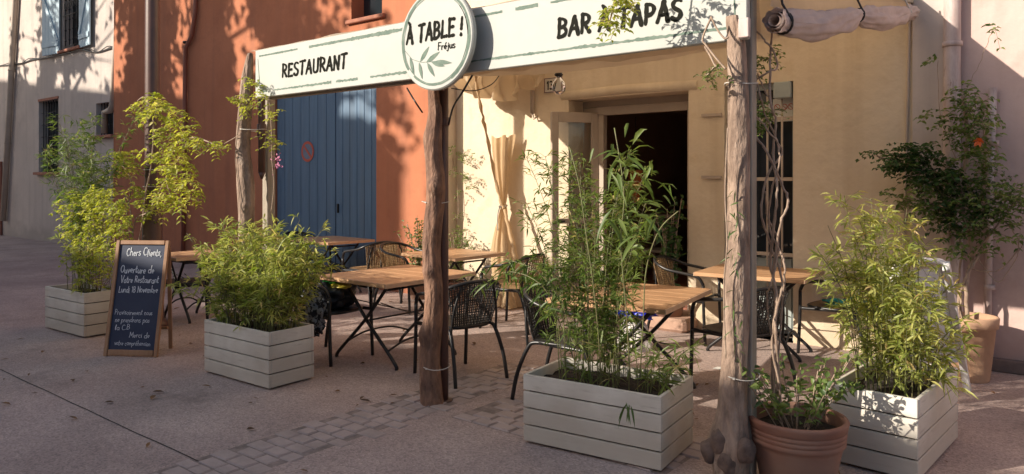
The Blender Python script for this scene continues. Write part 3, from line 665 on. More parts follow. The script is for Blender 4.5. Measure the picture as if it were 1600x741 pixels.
#ENDSETTING
# ================================================================== LETTERING
def arc(cx, cy, rx, ry, a0, a1, n=8):
    return [(cx + rx * math.cos(R(a0 + (a1 - a0) * i / n)), cy + ry * math.sin(R(a0 + (a1 - a0) * i / n))) for i in range(n + 1)]
GL = {
 'A': (.5, [[(0, 0), (.26, 1)], [(.26, 1), (.5, 0)], [(.1, .34), (.42, .36)]]),
 'B': (.48, [[(.04, 0), (.04, 1)], [(.04, 1)] + arc(.14, .76, .26, .24, 85, -85) + [(.08, .52)], [(.08, .52)] + arc(.16, .27, .29, .26, 80, -88) + [(.04, .01)]]),
 'C': (.5, [arc(.28, .5, .26, .5, 50, 310, 14)]),
 'D': (.5, [[(.04, 0), (.04, 1)], [(.04, 1)] + arc(.08, .5, .4, .5, 85, -85, 12) + [(.04, 0)]]),
 'E': (.42, [[(.04, 0), (.04, 1)], [(.04, 1), (.4, .97)], [(.04, .52), (.34, .54)], [(.04, .02), (.4, .04)]]),
 'F': (.42, [[(.04, 0), (.04, 1)], [(.04, 1), (.42, .97)], [(.04, .52), (.34, .54)]]),
 'L': (.42, [[(.06, 1), (.04, .02)], [(.04, .02), (.40, .05)]]),
 'M': (.62, [[(0, 0), (.08, 1)], [(.08, 1), (.3, .3)], [(.3, .3), (.54, 1)], [(.54, 1), (.6, 0)]]),
 'N': (.5, [[(.04, 0), (.05, 1)], [(.05, 1), (.44, .02)], [(.44, .02), (.47, 1)]]),
 'O': (.56, [arc(.28, .5, .26, .5, 90, 450, 18)]),
 'P': (.46, [[(.05, 0), (.05, 1)], [(.05, 1)] + arc(.14, .72, .28, .28, 85, -85) + [(.06, .42)]]),
 'R': (.48, [[(.05, 0), (.05, 1)], [(.05, 1)] + arc(.14, .74, .27, .26, 85, -85) + [(.06, .47)], [(.16, .48), (.46, .02)]]),
 'S': (.44, [arc(.24, .76, .2, .22, 40, 200, 8) + [(.16, .55), (.3, .45)] + arc(.22, .24, .2, .24, 40, -150, 8)]),
 'T': (.48, [[(0, .97), (.48, 1)], [(.25, .98), (.22, 0)]]),
 'U': (.5, [[(.04, 1), (.05, .3)] + arc(.25, .24, .2, .24, 180, 360, 8) + [(.46, 1)]]),
 'V': (.5, [[(0, 1), (.24, 0)], [(.24, 0), (.5, 1)]]),
 '!': (.14, [[(.08, 1), (.06, .34)], [(.05, .06), (.06, .0)]]),
 '1': (.2, [[(.0, .8), (.14, 1)], [(.14, 1), (.14, 0)]]),
 '3': (.42, [arc(.2, .76, .18, .24, 140, -80, 8), arc(.2, .26, .2, .27, 80, -140, 8)]),
 '7': (.42, [[(0, 1), (.4, 1)], [(.4, 1), (.14, 0)]]),
 '8': (.42, [arc(.21, .76, .17, .24, 90, 450, 12), arc(.21, .27, .2, .27, 90, 450, 12)]),
 '.': (.12, [[(.05, .02), (.07, .0)]]), ',': (.14, [[(.08, .06), (.03, -.14)]]),
 'a': (.42, [arc(.2, .24, .18, .24, 60, 360, 12) + [(.39, .48), (.38, .1), (.44, 0)]]),
 'b': (.4, [[(.04, 1), (.04, .05)], arc(.2, .25, .17, .25, 170, -170, 12)]),
 'c': (.34, [arc(.2, .25, .18, .25, 50, 310, 10)]),
 'd': (.42, [arc(.19, .24, .18, .24, 60, 360, 12) + [(.38, .5), (.4, 1.0)], [(.4, 1), (.38, .1), (.44, 0)]]),
 'e': (.36, [[(.03, .22), (.34, .28)] + arc(.19, .26, .16, .24, 10, 300, 12)]),
 'h': (.4, [[(.05, 1), (.03, 0)], [(.03, .25)] + arc(.2, .3, .15, .2, 160, 0, 6) + [(.36, 0)]]),
 'i': (.16, [[(.06, .5), (.06, .06), (.12, 0)], [(.07, .72), (.08, .68)]]),
 'j': (.2, [[(.14, .5), (.14, -.15), (.05, -.3), (-.04, -.22)], [(.15, .72), (.16, .68)]]),
 'l': (.18, [[(.08, 0), (.02, .3), (.08, .95), (.14, .9), (.06, .15), (.16, 0)]]),
 'm': (.6, [[(.03, .5), (.03, 0)], [(.03, .3)] + arc(.16, .32, .12, .18, 160, 0, 5) + [(.29, 0)], [(.29, .3)] + arc(.42, .32, .12, .18, 160, 0, 5) + [(.56, 0)]]),
 'n': (.4, [[(.03, .5), (.03, 0)], [(.03, .3)] + arc(.2, .3, .15, .2, 160, 0, 6) + [(.36, 0)]]),
 'o': (.38, [arc(.19, .25, .17, .25, 90, 450, 12)]),
 'p': (.4, [[(.04, .5), (.02, -.38)], arc(.2, .25, .18, .25, 170, -150, 12)]),
 'r': (.3, [[(.04, .5), (.04, 0)], [(.04, .28), (.14, .46), (.28, .48)]]),
 's': (.32, [arc(.17, .38, .13, .12, 40, 220, 6) + [(.2, .23)] + arc(.15, .12, .14, .13, 40, -150, 6)]),
 't': (.28, [[(.12, .9), (.1, .1), (.2, 0), (.26, .05)], [(0, .58), (.26, .6)]]),
 'u': (.4, [[(.04, .5), (.05, .15), (.16, 0), (.3, .1), (.36, .5)], [(.36, .5), (.37, 0)]]),
 'v': (.34, [[(.02, .5), (.16, 0)], [(.16, 0), (.33, .52)]]),
}
GL['é'] = (GL['e'][0], GL['e'][1] + [[(.16, .66), (.27, .84)]])
GL['À'] = (GL['A'][0], GL['A'][1] + [[(.12, 1.3), (.24, 1.14)]])
def ribbon(b, P, wd, fr, lift):
    """flat stroke with rounded ends; fr maps (x, y, lift) to a point"""
    P = [Vector((p[0], p[1])) for p in P]; n = len(P); L_, R_ = [], []
    for i, p in enumerate(P):
        t = (P[min(i + 1, n - 1)] - P[max(i - 1, 0)]); t = t.normalized() if t.length > 1e-9 else Vector((1, 0))
        s_ = Vector((-t.y, t.x)) * wd[i] / 2 if isinstance(wd, list) else Vector((-t.y, t.x)) * wd / 2
        L_.append(p + s_); R_.append(p - s_)
    def cap(c, a, r):
        return [c + Vector((math.cos(a + k), math.sin(a + k))) * r for k in (-.9, -.3, .3, .9)]
    w0 = wd[0] if isinstance(wd, list) else wd; w1 = wd[-1] if isinstance(wd, list) else wd
    t0 = P[0] - P[1]; t1 = P[-1] - P[-2]
    c0 = cap(P[0], math.atan2(t0.y, t0.x), w0 / 2); c1 = cap(P[-1], math.atan2(t1.y, t1.x), w1 / 2)
    vs = [fr(q.x, q.y, lift) for q in L_] + [fr(q.x, q.y, lift) for q in R_]
    fs = [(i, n + i, n + i + 1, i + 1) for i in range(n - 1)]
    o = len(vs); vs += [fr(q.x, q.y, lift) for q in c0] + [fr(q.x, q.y, lift) for q in c1]
    fs.append((0, o, o + 1, o + 2, o + 3, n)); fs.append((2 * n - 1, o + 4, o + 5, o + 6, o + 7, n - 1))
    b.add(vs, fs)
def lettering(b, text, h, fr, x0=0, y0=0, wd=.14, gap=.13, slant=.06, xs=1.0, wob=0.0, taper=False, base=.002):
    x = x0; k = 0; rnd = random.Random(len(text) + int(h * 1000))
    for ch in text:
        if ch == ' ': x += h * .34 * xs; continue
        wdt, strokes = GL[ch]; dy = rnd.uniform(-wob, wob) * h; sc = 1 + rnd.uniform(-wob, wob)
        for st in strokes:
            pts = st if len(st) > 2 else [st[0], ((st[0][0] + st[1][0]) / 2 + wob * .2, (st[0][1] + st[1][1]) / 2), st[1]]
            if len(pts) < 8 and len(pts) > 2: pts = [(q.x, q.y) for q in cr_curve([(a, c_, 0) for a, c_ in pts], 4)]
            P = [(x + (a * xs + slant * c_) * h * sc, y0 + dy + c_ * h * sc) for a, c_ in pts]
            w_ = [wd * h * ((.82 + .36 * i / (len(P) - 1)) if taper else 1.0) * (1 + .12 * math.sin(i * 1.7 + k)) for i in range(len(P))]
            ribbon(b, P, w_, fr, base + .00025 * (k % 6)); k += 1
        x += (wdt * xs + gap) * h * sc
    return x
def brush_line(b, p0, p1, w0, w1, fr, lift, seed, holes=0.0, tooth=.5):
    """dry-brush stripe, ragged lower and upper edge"""
    rnd = random.Random(seed); n = int(math.dist(p0, p1) / .012); run = []
    def flush():
        if len(run) > 1:
            vs = [fr(*q[0], lift) for q in run] + [fr(*q[1], lift) for q in run]; m_ = len(run)
            b.add(vs, [(i, m_ + i, m_ + i + 1, i + 1) for i in range(m_ - 1)])
        run.clear()
    ph = rnd.uniform(0, 9)
    for i in range(n + 1):
        t = i / n; x = p0[0] + (p1[0] - p0[0]) * t; y = p0[1] + (p1[1] - p0[1]) * t
        d = Vector((p1[0] - p0[0], p1[1] - p0[1])).normalized(); nn = Vector((-d.y, d.x))
        w_ = w0 + (w1 - w0) * t; w_ *= .75 + .5 * noise.noise(Vector((x * 4, seed, y * 4))) + .25 * noise.noise(Vector((x * 30, seed, 0)))
        up = w_ / 2 * (1 + tooth * noise.noise(Vector((x * 45, seed + 3, y * 45)))); lo = w_ / 2 * (1 + tooth * noise.noise(Vector((x * 60, seed + 7, y * 60))))
        if noise.noise(Vector((x * 5 + ph, y * 5, seed))) < holes - .5: flush(); continue
        run.append(((x + nn.x * up, y + nn.y * up), (x - nn.x * lo, y - nn.y * lo)))
    flush()

# ================================================================== SIGN BOARDS
YS = 3.70                                  # front face of the boards
def board(name, label, xa, xb):
    root = thing(name, label, 'sign', ((xa + xb) / 2, YS, 2.32), group='fascia sign boards')
    b = MB(); b.box(((xa + xb) / 2, YS + .022, 2.53), (xb - xa, .044, .42), bev=.004)
    put(b.build('board', M['white']), root); return root
fr_b = lambda x, y, l: Vector((x, YS - l, y))
xs0, xs1 = W(399, 120, YS).x, W(1167, 60, YS).x
xm = W(684, 60, YS).x
sgl = board('sign_board', 'white restaurant sign board left of the round sign', xs0, xm - .003)
sgr = board('sign_board', 'white bar sign board right of the round sign with leaf shadows', xm + .003, xs1)
def text_between(root, text, px0, py0, px1, h, **kw):
    a, c_ = W(px0, py0, YS), W(px1, py0, YS)
    t_ = MB(); end = lettering(t_, text, h, lambda x, y, l: Vector((x, 0, y)), 0, 0, **kw)
    k = (c_.x - a.x) / end
    b = MB(); lettering(b, text, h, lambda x, y, l: Vector((a.x + x * k, YS - l, a.z + y)), 0, 0, **kw)
    put(b.build('lettering', M['black_ink']), root)
text_between(sgl, 'RESTAURANT', 441, 121, 544, .108, wd=.185, gap=.16, taper=True, wob=.03)
text_between(sgr, 'BAR À TAPAS', 872, 58, 1069, .112, wd=.20, gap=.16, taper=True, wob=.03, xs=1.05)
b = MB(); i_ = .045
brush_line(b, (xs0 + .06, 2.74 - .055), (xm - .2, 2.74 - .05), .016, .038, fr_b, .0015, 3)
brush_line(b, (xs0 + .10, 2.32 + .05), (xm - .22, 2.32 + .055), .014, .024, fr_b, .0015, 5, holes=.28, tooth=.9)
brush_line(b, (xs0 + .035, 2.70), (xs0 + .08, 2.36), .008, .012, fr_b, .0015, 9, holes=.1)
put(b.build('painted_border', M['green_ink']), sgl)
b = MB()
brush_line(b, (xm + .2, 2.74 - .055), (xs1 - .07, 2.74 - .05), .022, .024, fr_b, .0015, 13)
brush_line(b, (xm + .18, 2.32 + .07), (xs1 - .07, 2.32 + .065), .02, .022, fr_b, .0015, 15, tooth=.8)
brush_line(b, (xs1 - .07, 2.68), (xs1 - .06, 2.36), .012, .012, fr_b, .0015, 19)
put(b.build('painted_border', M['green_ink']), sgr)
# round sign
dc = W(683, 62, YS - .10); RD = .345
rsign = thing('round_sign', 'round white restaurant sign with a painted leaf branch mounted in front of the boards', 'sign', dc)
b = MB()
prof = []
for r, y in ((0, -.022), (RD - .008, -.022), (RD, -.014), (RD, .014), (RD - .008, .022), (0, .022)): prof.append((r, y))
n = 64; vs = [(r * math.cos(2 * math.pi * j / n), y, r * math.sin(2 * math.pi * j / n)) for r, y in prof for j in range(n)]
fs = [(i * n + j, i * n + (j + 1) % n, (i + 1) * n + (j + 1) % n, (i + 1) * n + j) for i in range(len(prof) - 1) for j in range(n)]
b.add(vs, fs); b.build('board', M['white'], rsign)
fr_d = lambda x, y, l: Vector((x, -.022 - l, y))
b = MB()
for seed, rr, wd_, a0, a1 in ((1, RD - .03, .022, -60, 215), (2, RD - .045, .006, 0, 400), (5, RD - .036, .012, 230, 320)):
    P = []; W_ = []
    m_ = int((a1 - a0) / 3)
    for i in range(m_ + 1):
        a = R(a0 + (a1 - a0) * i / m_); k = 1 + .012 * noise.noise(Vector((math.cos(a) * 3, math.sin(a) * 3, seed)))
        P.append((rr * k * math.cos(a), rr * k * math.sin(a))); W_.append(wd_ * (.7 + .9 * abs(noise.noise(Vector((math.cos(a) * 5, math.sin(a) * 5, seed * 3.3))))))
    ribbon(b, P, W_, fr_d, .001 + seed * .0003)
b.build('painted_border', M['green_ink'], rsign)
b = MB()
def fit_disc(text, h, x0, x1, y0, **kw):
    e_ = lettering(MB(), text, h, fr_d, 0, 0, **kw); k = (x1 - x0) / e_
    lettering(b, text, h, lambda x, y, l: fr_d(x0 + x * k, y, l), 0, y0, **kw)
fit_disc('À TABLE !', .112, -.275, .268, .0, wd=.19, gap=.15, taper=True, wob=.03)
fit_disc('Fréjus', .050, .03, .195, -.078, wd=.14, gap=.12)
b.build('lettering', M['black_ink'], rsign)
b = MB()
ribbon(b, [(-.29, -.05), (-.22, -.115), (-.13, -.145), (-.03, -.15), (.05, -.155)], .004, fr_d, .0012)
def painted_leaf(x, y, a, L, w_, lift):
    c_, s_ = math.cos(R(a)), math.sin(R(a)); P = [(x + c_ * L * t, y + s_ * L * t) for t in (0, .15, .35, .55, .75, .9, 1)]
    ribbon(b, P, [w_ * q for q in (.08, .6, 1, .95, .65, .3, .04)], fr_d, lift)
for i, q in enumerate([(-.14, -.14, 48, .13, .034), (-.08, -.15, 25, .14, .034), (-.03, -.152, -18, .13, .034), (-.07, -.155, -55, .12, .032), (-.15, -.145, -75, .12, .030), (-.24, -.1, -72, .13, .030), (.0, -.153, -8, .16, .03)]):
    painted_leaf(*q, .0016 + .0003 * i)
b.build('painted_branch', M['green_ink'], rsign)
b = MB()
for sx in (-.2, .2): b.tube([(sx, .02, .1), (sx, .098, .1)], .012, 8); b.tube([(sx, .02, -.12), (sx, .098, -.12)], .012, 8)
b.build('bracket', M['iron'], rsign)

# ================================================================== PERGOLA
perg = thing('pergola', 'timber pergola with beige canvas roof above the terrace', 'pergola', (-3.7, 3.85, 0))
lp = W(420, 300, 3.98); rp = W(1168, 300, 3.86)
def post(x, y, z1, w_, m):
    b = MB(); b.box((x, y, z1 / 2), (w_, w_, z1), bev=.006); return put(b.build('post', m), perg)
post(lp.x, lp.y, 2.72, .085, M['postwood']); post(rp.x, rp.y, 2.68, .075, M['postwood'])
def beam(a, c_, w_, h_, m=M['postwood'], name='beam'):
    b = MB(); b.bar(a, c_, w_, h_); return put(b.build(name, m), perg)
beam((xs0 + .02, 3.79, 2.62), (xs1 - .02, 3.79, 2.62), .06, .12)
beam((xs0 + .05, 3.83, 2.35), (xm + .1, 3.83, 2.345), .05, .07)
RX = (-6.02, -4.85, -3.7, -2.55, -1.40)
for x in RX:
    x2 = x - (.35 if x < -5 else 0) + (.06 if x > -2 else 0)
    beam((x, 3.82, 2.71), (x2, YW - .005, 3.20), .055, .08, name='rafter')
beam((-6.3, YW - .04, 3.12), (-1.36, YW - .04, 3.12), .06, .09)
b = MB()
def cano(u, v):
    xa = -6.08 - .38 * v; xb = -1.38 + .05 * v; x = xa + (xb - xa) * u
    sag = -.07 * abs(math.sin(u * math.pi * 4)) * (1 - abs(2 * v - 1) ** 2) - .02 * noise.noise(Vector((x * 3, v * 8, 1)))
    return Vector((x, 3.76 + (YW - 3.78) * v, 2.765 + .49 * v + sag))
b.grid(cano, 64, 24); put(b.build('canopy', M['canvas']), perg)
b = MB()
def val(u, v):
    x = -6.05 + 4.6 * u; zt = 2.70; bot = 2.365 - .02 * math.sin(max(0, (u - .55) / .45) * math.pi) - .02 * abs(math.sin(u * 9)) - .018 * noise.noise(Vector((x * 5, 0, 0)))
    return Vector((x, 3.90 + .05 * noise.noise(Vector((x * 6, v * 3, 2))) + .06 * v, zt + (bot - zt) * v))
b.grid(val, 90, 8)
def val2(u, v):
    x = -3.9 + 2.5 * u; bot = 2.385 - .065 * math.sin(u * math.pi)
    return Vector((x, 4.12 + .04 * noise.noise(Vector((x * 5, v * 3, 5))), 2.70 + (bot - 2.70) * v))
b.grid(val2, 50, 8); put(b.build('valance', M['canvas']), perg)
# right edge: fabric side above the roll, then the rolled blind with its straps
b = MB()
def sidef(u, v):
    y = 3.84 + (YW - 3.95) * u; zt = 2.745 + .46 * u; zb = 2.50 + .58 * u - .06 * math.sin(u * math.pi)
    return Vector((-1.36 + .04 * u + .02 * noise.noise(Vector((y * 3, v * 2, 9))), y, zt + (zb - zt) * v))
b.grid(sidef, 40, 5); put(b.build('side_flap', M['canvas']), perg)
blind = thing('rolled_blind', 'rolled up pinkish fabric blind strapped under the right end of the pergola roof', 'blind', (-1.36, 5.4, 2.7))
rollc = lambda u: Vector((-1.34 + .03 * u, 3.86 + 3.35 * u, 2.425 + .64 * u - .045 * abs(math.sin(u * math.pi * 2.08)) ** .8))
b = MB()
def roll(u, v):
    c_ = rollc(v); a = u * 2 * math.pi
    pinch = 1 - .30 * math.exp(-((v - .03) / .015) ** 2) - .35 * math.exp(-((v - .48) / .03) ** 2) - .3 * math.exp(-((v - .92) / .02) ** 2)
    r = .060 * pinch * (1 + .13 * math.sin(a * 4 + v * 13) * abs(math.sin(v * math.pi * 2.08)) + .06 * math.sin(a * 9 - v * 31) + .07 * noise.noise(Vector((a * 4, v * 6, 3))) + .28 * noise.noise(Vector((math.cos(a) * 1.2, math.sin(a) * 1.2, v * 7))) + .16 * noise.noise(Vector((math.cos(a) * 3, math.sin(a) * 3, v * 22))))
    return c_ + Vector((math.cos(a) * r, 0, math.sin(a) * r * (1.0 + .40 * abs(math.sin(v * math.pi * 2.08)) ** .7)))
b.grid(roll, 36, 110)
put(b.build('fabric_roll', M['pinkcanvas']), blind)
b = MB()
for rr in (.044, .030):
    def inner(u, v, rr=rr):
        c_ = rollc(v * .08) + Vector((0, -.012, 0)); a = u * 2 * math.pi; return c_ + Vector((math.cos(a) * rr, 0, math.sin(a) * rr))
    b.grid(inner, 24, 3)
put(b.build('inner_fold', M['pinkcanvas']), blind)
for u in (.035, .48, .93):
    c_ = rollc(u); b = MB(); r = .054 if u < .1 else .042
    pts = [c_ + Vector((math.cos(a) * r, .02 * math.sin(a * .5), math.sin(a) * r * 1.06)) for a in [k * math.pi / 8 for k in range(17)]]
    pts += [c_ + Vector((.0, 0, .10)), c_ + Vector((-.02, 0, .22))]
    b.tube(pts, .007, 6); put(b.build('strap', M['iron'] if u < .7 else M['cord']), blind)
# trunk shaped posts
def trunk_post(label, pts, rs, m, seed, knots=(), flat=1.0):
    base = Vector((pts[0][0], pts[0][1], 0)); root = thing('trunk_post', label, 'post', base)
    C_ = cr_curve(pts, 8); n_ = len(C_); Rr = [rs[0]] * 0
    for i in range(n_):
        t = i / (n_ - 1) * (len(rs) - 1); k = min(int(t), len(rs) - 2); Rr.append(rs[k] + (rs[k + 1] - rs[k]) * (t - k))
    b = MB()
    def fn(u, v):
        t = v * (n_ - 1); k = min(int(t), n_ - 2); c_ = C_[k].lerp(C_[k + 1], t - k); r = Rr[k] + (Rr[k + 1] - Rr[k]) * (t - k); a = u * 2 * math.pi
        d = Vector((math.cos(a), math.sin(a), 0))
        rid = 1 + .13 * noise.noise(Vector((d.x * 1.6, d.y * 1.6, c_.z * 1.8 + seed))) + .09 * noise.noise(Vector((d.x * 5, d.y * 5, c_.z * 1.2 + seed))) + .05 * noise.noise(Vector((d.x * 9, d.y * 9, c_.z * 9 + seed)))
        for (kz, ka, kr, ks) in knots:
            rid += ks * math.exp(-(((c_.z - kz) / kr) ** 2)) * max(0, math.cos(a - ka)) ** 4
        return c_ + d * r * rid
    b.grid(fn, 40, 120)
    tp = C_[-1]; b.grid(lambda u, v: fn(u, 1.0).lerp(tp + Vector((0, 0, .01)), v), 40, 2)
    return put(b.build('trunk', m), root), root
px = lambda p, q, Y_: W(p, q, Y_)
_, tl = trunk_post('gnarled grey trunk post holding the left end of the sign', [G(388, 552), px(386, 440, 3.77), px(385, 340, 3.74), px(384, 290, 3.74), px(379, 230, 3.74), px(383, 170, 3.74), px(387, 120, 3.74), px(391, 84, 3.74)],
           [.075, .07, .068, .076, .064, .060, .050, .022], M['bark_grey'], 1.0, [(1.95, 3.0, .05, .45), (1.5, 2.8, .05, .3), (1.35, -.6, .04, .25)])
_, tm = trunk_post('reddish brown trunk post below the round sign', [G(675, 630), px(672, 560, 3.77), px(678, 470, 3.76), px(674, 390, 3.76), px(681, 300, 3.75), px(677, 230, 3.76), px(680, 178, 3.77), px(678, 158, 3.77), px(677, 138, 3.78)],
           [.082, .072, .062, .064, .066, .062, .050, .040, .038], M['bark_brown'], 5.0, [(1.55, -.9, .05, .7), (1.0, 2.5, .05, .5), (.95, -1.2, .04, .5), (1.9, 3.2, .06, .5), (.5, -2.0, .06, .4)])
_, tr_ = trunk_post('thick pale weathered trunk post with a knotty foot at the right end', [G(1139, 752), px(1142, 700, 3.77), px(1144, 640, 3.77), px(1147, 560, 3.77), px(1151, 460, 3.77), px(1154, 330, 3.76), px(1154, 180, 3.75), px(1151, 80, 3.74), px(1146, 26, 3.72)],
           [.088, .095, .078, .066, .062, .056, .054, .048, .036], M['bark_grey'], 9.0, [(.22, 3.4, .09, .35), (.2, -.8, .08, .2)])
kn = MB()
for q, r, sd in (((1099, 705), .05, 2), ((1116, 690), .055, 5), ((1156, 706), .05, 8), ((1128, 722), .055, 11)):
    c_ = W(q[0], q[1], 3.68); kn.blob(c_ + Vector((.02, .03, 0)), (r, r * .9, r * 1.3), sd, .22, 24, 1.3)
put(kn.build('knot', mat('dark_burl', (.20, .135, .105), (.09, .06, .048), rough=.9, scale=12, bump=1.0, bscale=26, bdist=.012)), tr_)
def tie(root, c_, r):
    b = MB(); pts = [Vector(c_) + Vector((math.cos(a) * r, math.sin(a) * r, .006 * math.sin(a * 2))) for a in [k * math.pi / 10 for k in range(21)]]
    b.tube(pts, .003, 5, caps=False); b.box(Vector(c_) + Vector((.0, -r - .002, 0)), (.012, .008, .010)); put(b.build('tie', M['cord']), root)
tie(tm, W(682, 572, 3.79), .10); tie(tm, W(681, 316, 3.79), .10); tie(tr_, W(1158, 586, 3.79), .095); tie(tr_, W(1158, 132, 3.79), .085); tie(tl, W(396, 203, 3.80), .12)
b = MB(); q = W(693, 400, 3.86); b.tube([(q.x, q.y, 0), (q.x, q.y, 2.6)], .036, 14); b.lathe([(.036, 1.98), (.045, 1.99), (.045, 2.04), (.036, 2.05)], (q.x, q.y, 0), 14)
b.lathe([(.036, 0), (.07, .0), (.07, .008), (.036, .01)], (q.x, q.y, 0), 14)
tag(b.build('steel_pole', M['lamp_post']), 'brown steel pole tied behind the middle trunk post', 'pole')
b = MB(); q = W(409, 200, 3.86); b.tube([(q.x, q.y, 1.66), (q.x, q.y, 2.6)], .032, 12); b.lathe([(.032, 1.98), (.042, 1.99), (.042, 2.1), (.032, 2.11)], (q.x, q.y, 0), 12); b.tube([(q.x, q.y, 1.60), (q.x, q.y, 1.66)], [.01, .032], 12)
tag(b.build('parasol_tube', M['lamp_post']), 'short dark tube hanging beside the left trunk post', 'tube')
b = MB()
b.tube(cr_curve([W(636, 138, YS + .06), W(648, 158, YS - .02), W(660, 176, YS + .05)], 6), .006, 6)
tag(b.build('sign_cable', M['iron']), 'short black cable hanging left of the round sign foot', 'cable'); b = MB()
b.tube(cr_curve([W(738, 118, YS + .06), W(722, 145, YS), W(708, 168, YS + .1), W(701, 195, YS + .14)], 6), .007, 6)
tag(b.build('sign_cable', M['iron']), 'long black cable curving from the round sign down to the steel pole', 'cable'); b = MB()
b.tube(cr_curve([W(705, 138, 4.1), W(740, 142, 4.2), W(768, 132, 4.3), W(782, 115, 4.4)], 6), .004, 6)
tag(b.build('sign_cable', M['iron']), 'thin black wire swagging in front of the bunched canvas right of the round sign', 'cable')
b = MB(); q = W(1163, 44, 3.68); b.box(q, (.055, .03, .10), bev=.004)
tag(b.build('junction_box', M['pipe_pink']), 'small grey box fixed on top of the right trunk post', 'box')
# bulb
q = W(873, 100, 4.25); bul = thing('pendant_bulb', 'bare glass bulb in a black socket hanging before the house number plate', 'lamp', q)
b = MB(); b.tube([(0, 0, .62), (0, 0, -.02)], .004, 6); b.build('cord', M['iron'], bul)
b = MB(); b.lathe([(0, .01), (.012, .0), (.020, -.03), (.026, -.07), (.032, -.075), (.022, -.09), (0, -.09)], n=20); b.build('socket', M['iron'], bul)
b = MB(); b.lathe([(.014, -.088), (.018, -.10), (.042, -.13), (.052, -.16), (.044, -.19), (.02, -.212), (0, -.215)], n=24); b.build('glass_globe', M['clear'], bul)
# house number
q = W(864.5, 133, YW - .012); nb = thing('house_number', 'enamel house number plate on the cream wall beside the open door', 'number plate', q)
b = MB(); b.box((0, 0, 0), (.27, .012, .185), bev=.004); b.build('plate', M['enamel'], nb)
b = MB()
for c_, d_ in (((0, -.0075, .084), (.262, .003, .008)), ((0, -.0075, -.084), (.262, .003, .008)), ((-.127, -.0075, 0), (.008, .003, .16)), ((.127, -.0075, 0), (.008, .003, .16))): b.box(c_, d_)
b.build('border', mat('maroon_border', (.12, .03, .05)), nb)
b = MB(); lettering(b, '137', .095, lambda x, y, l: Vector((x, -.0065 - l, y)), -.085, -.048, wd=.17, gap=.2, slant=0, xs=1.0); b.build('lettering', M['black_ink'], nb)
# notices and box on the barred door
q = W(1223, 141, YW + .0); gbx = MB(); gbx.box((q.x, YW + .02, q.z), (.17, .10, .16), bev=.008)
for dx in (-.05, .05): gbx.tube([(q.x + dx, YW - .03, q.z - .02), (q.x + dx, YW - .036, q.z - .02)], .006, 8)
tag(gbx.build('meter_box', M['greybox']), 'grey blue box above the barred door right of the trunk post', 'box')
def notice(label, px_, py_, w_, h_, rings, greenbar=False):
    q = W(px_, py_, YW + .13); root = thing('notice', label, 'notice', q)
    b = MB(); b.box((0, 0, 0), (w_, .004, h_)); b.build('sheet', M['paper'], root)
    r_ = MB()
    for rx, rz in rings:
        P = [(rx + .028 * math.cos(a), rz + .028 * math.sin(a)) for a in [k * math.pi / 8 for k in range(17)]]
        ribbon(r_, P, .007, lambda x, y, l: Vector((x, -.0025 - l, y)), .001)
        ribbon(r_, [(rx - .018, rz + .018), (rx, rz), (rx + .018, rz - .018)], .006, lambda x, y, l: Vector((x, -.0025 - l, y)), .0014)
    if rings: r_.build('red_symbols', M['red'], root)
    if greenbar:
        g_ = MB(); g_.box((0, -.003, -.03), (w_ * .9, .002, .09)); g_.build('green_band', mat('dull_green', (.05, .16, .08)), root)
notice('white paper notice with red prohibition symbols on the barred glass door', 1224, 172, .21, .23, [(-.06, .03), (.01, .03), (.075, .03)])
notice('narrow notice with a green band left of the symbols notice', 1196, 178, .12, .20, [], True)

# ================================================================== PLANTERS
def planter(label, c, L_, D_, rz, H_, nb=4):
    root = thing('wooden_planter', label, 'planter', (c[0], c[1], 0), rz, group='white board planters')
    ch = H_ / nb; t = .022
    for side, (cx, cy, ln, r) in {'f': (0, -D_ / 2 + t / 2, L_, 0), 'b': (0, D_ / 2 - t / 2, L_, 0), 'r': (L_ / 2 - t / 2, 0, D_ - 2 * t - .001, 90), 'l': (-L_ / 2 + t / 2, 0, D_ - 2 * t - .001, 90)}.items():
        b = MB()
        for i in range(nb):
            b.box((cx + random.uniform(-.001, .001), cy, .012 + ch * (i + .5)), (ln, t, ch - .009), R(r + random.uniform(-.12, .12)), bev=.003)
            for e in (-1, 1):
                for k in (-.25, .25):
                    p = Vector((cx, cy, .012 + ch * (i + .5 + k)))
        inner = .012 if side in 'rb' else -.012
        b.build('side_panel', M['planter'], root)
    b = MB(); b.box((0, 0, H_ * .45), (L_ - 2 * t - .012, D_ - 2 * t - .012, H_ * .8)); b.build('liner', M['soil'], root)
    b = MB(); b.grid(lambda u, v: Vector(((u - .5) * (L_ - .05), (v - .5) * (D_ - .05), H_ - .055 + .03 * noise.noise(Vector((u * 9, v * 6, L_ * 7))))), 30, 20); b.build('soil', M['soil'], root)
    for sx in (-1, 1):
        for sy in (-1, 1): MB().box((sx * (L_ / 2 - .06), sy * (D_ / 2 - .06), .007), (.05, .05, .014)).build('foot', M['postwood'], root)
    return root
def from_corner(F, ang, L_, D_):   # F = front right bottom corner, box extends back along local -x and +y
    a = R(ang); ux = Vector((math.cos(a), math.sin(a), 0)); uy = Vector((-math.sin(a), math.cos(a), 0))
    return Vector(F) - ux * L_ / 2 + uy * D_ / 2
cA = from_corner(G(131, 529.4), 3, .88, .42); cB = from_corner(G(420, 611), 1.7, .89, .42)
cC = from_corner(G(1033, 741), 6.0, .88, .52); cD = from_corner(G(1434, 757), -4, .46, .90)
planter('long white board planter behind the chalkboard at the far left', cA, .88, .42, R(3), .445, 4)
planter('white board planter with the round yellow green bamboo bush right of the chalkboard', cB, .89, .42, R(1.7), .43)
planter('low white board planter in the front with tall thin bamboo between the two trunk posts', cC, .88, .52, R(6), .41)
planter('white board planter at the right with pale bamboo beside the terracotta pot', cD, .46, .90, R(-4), .435)

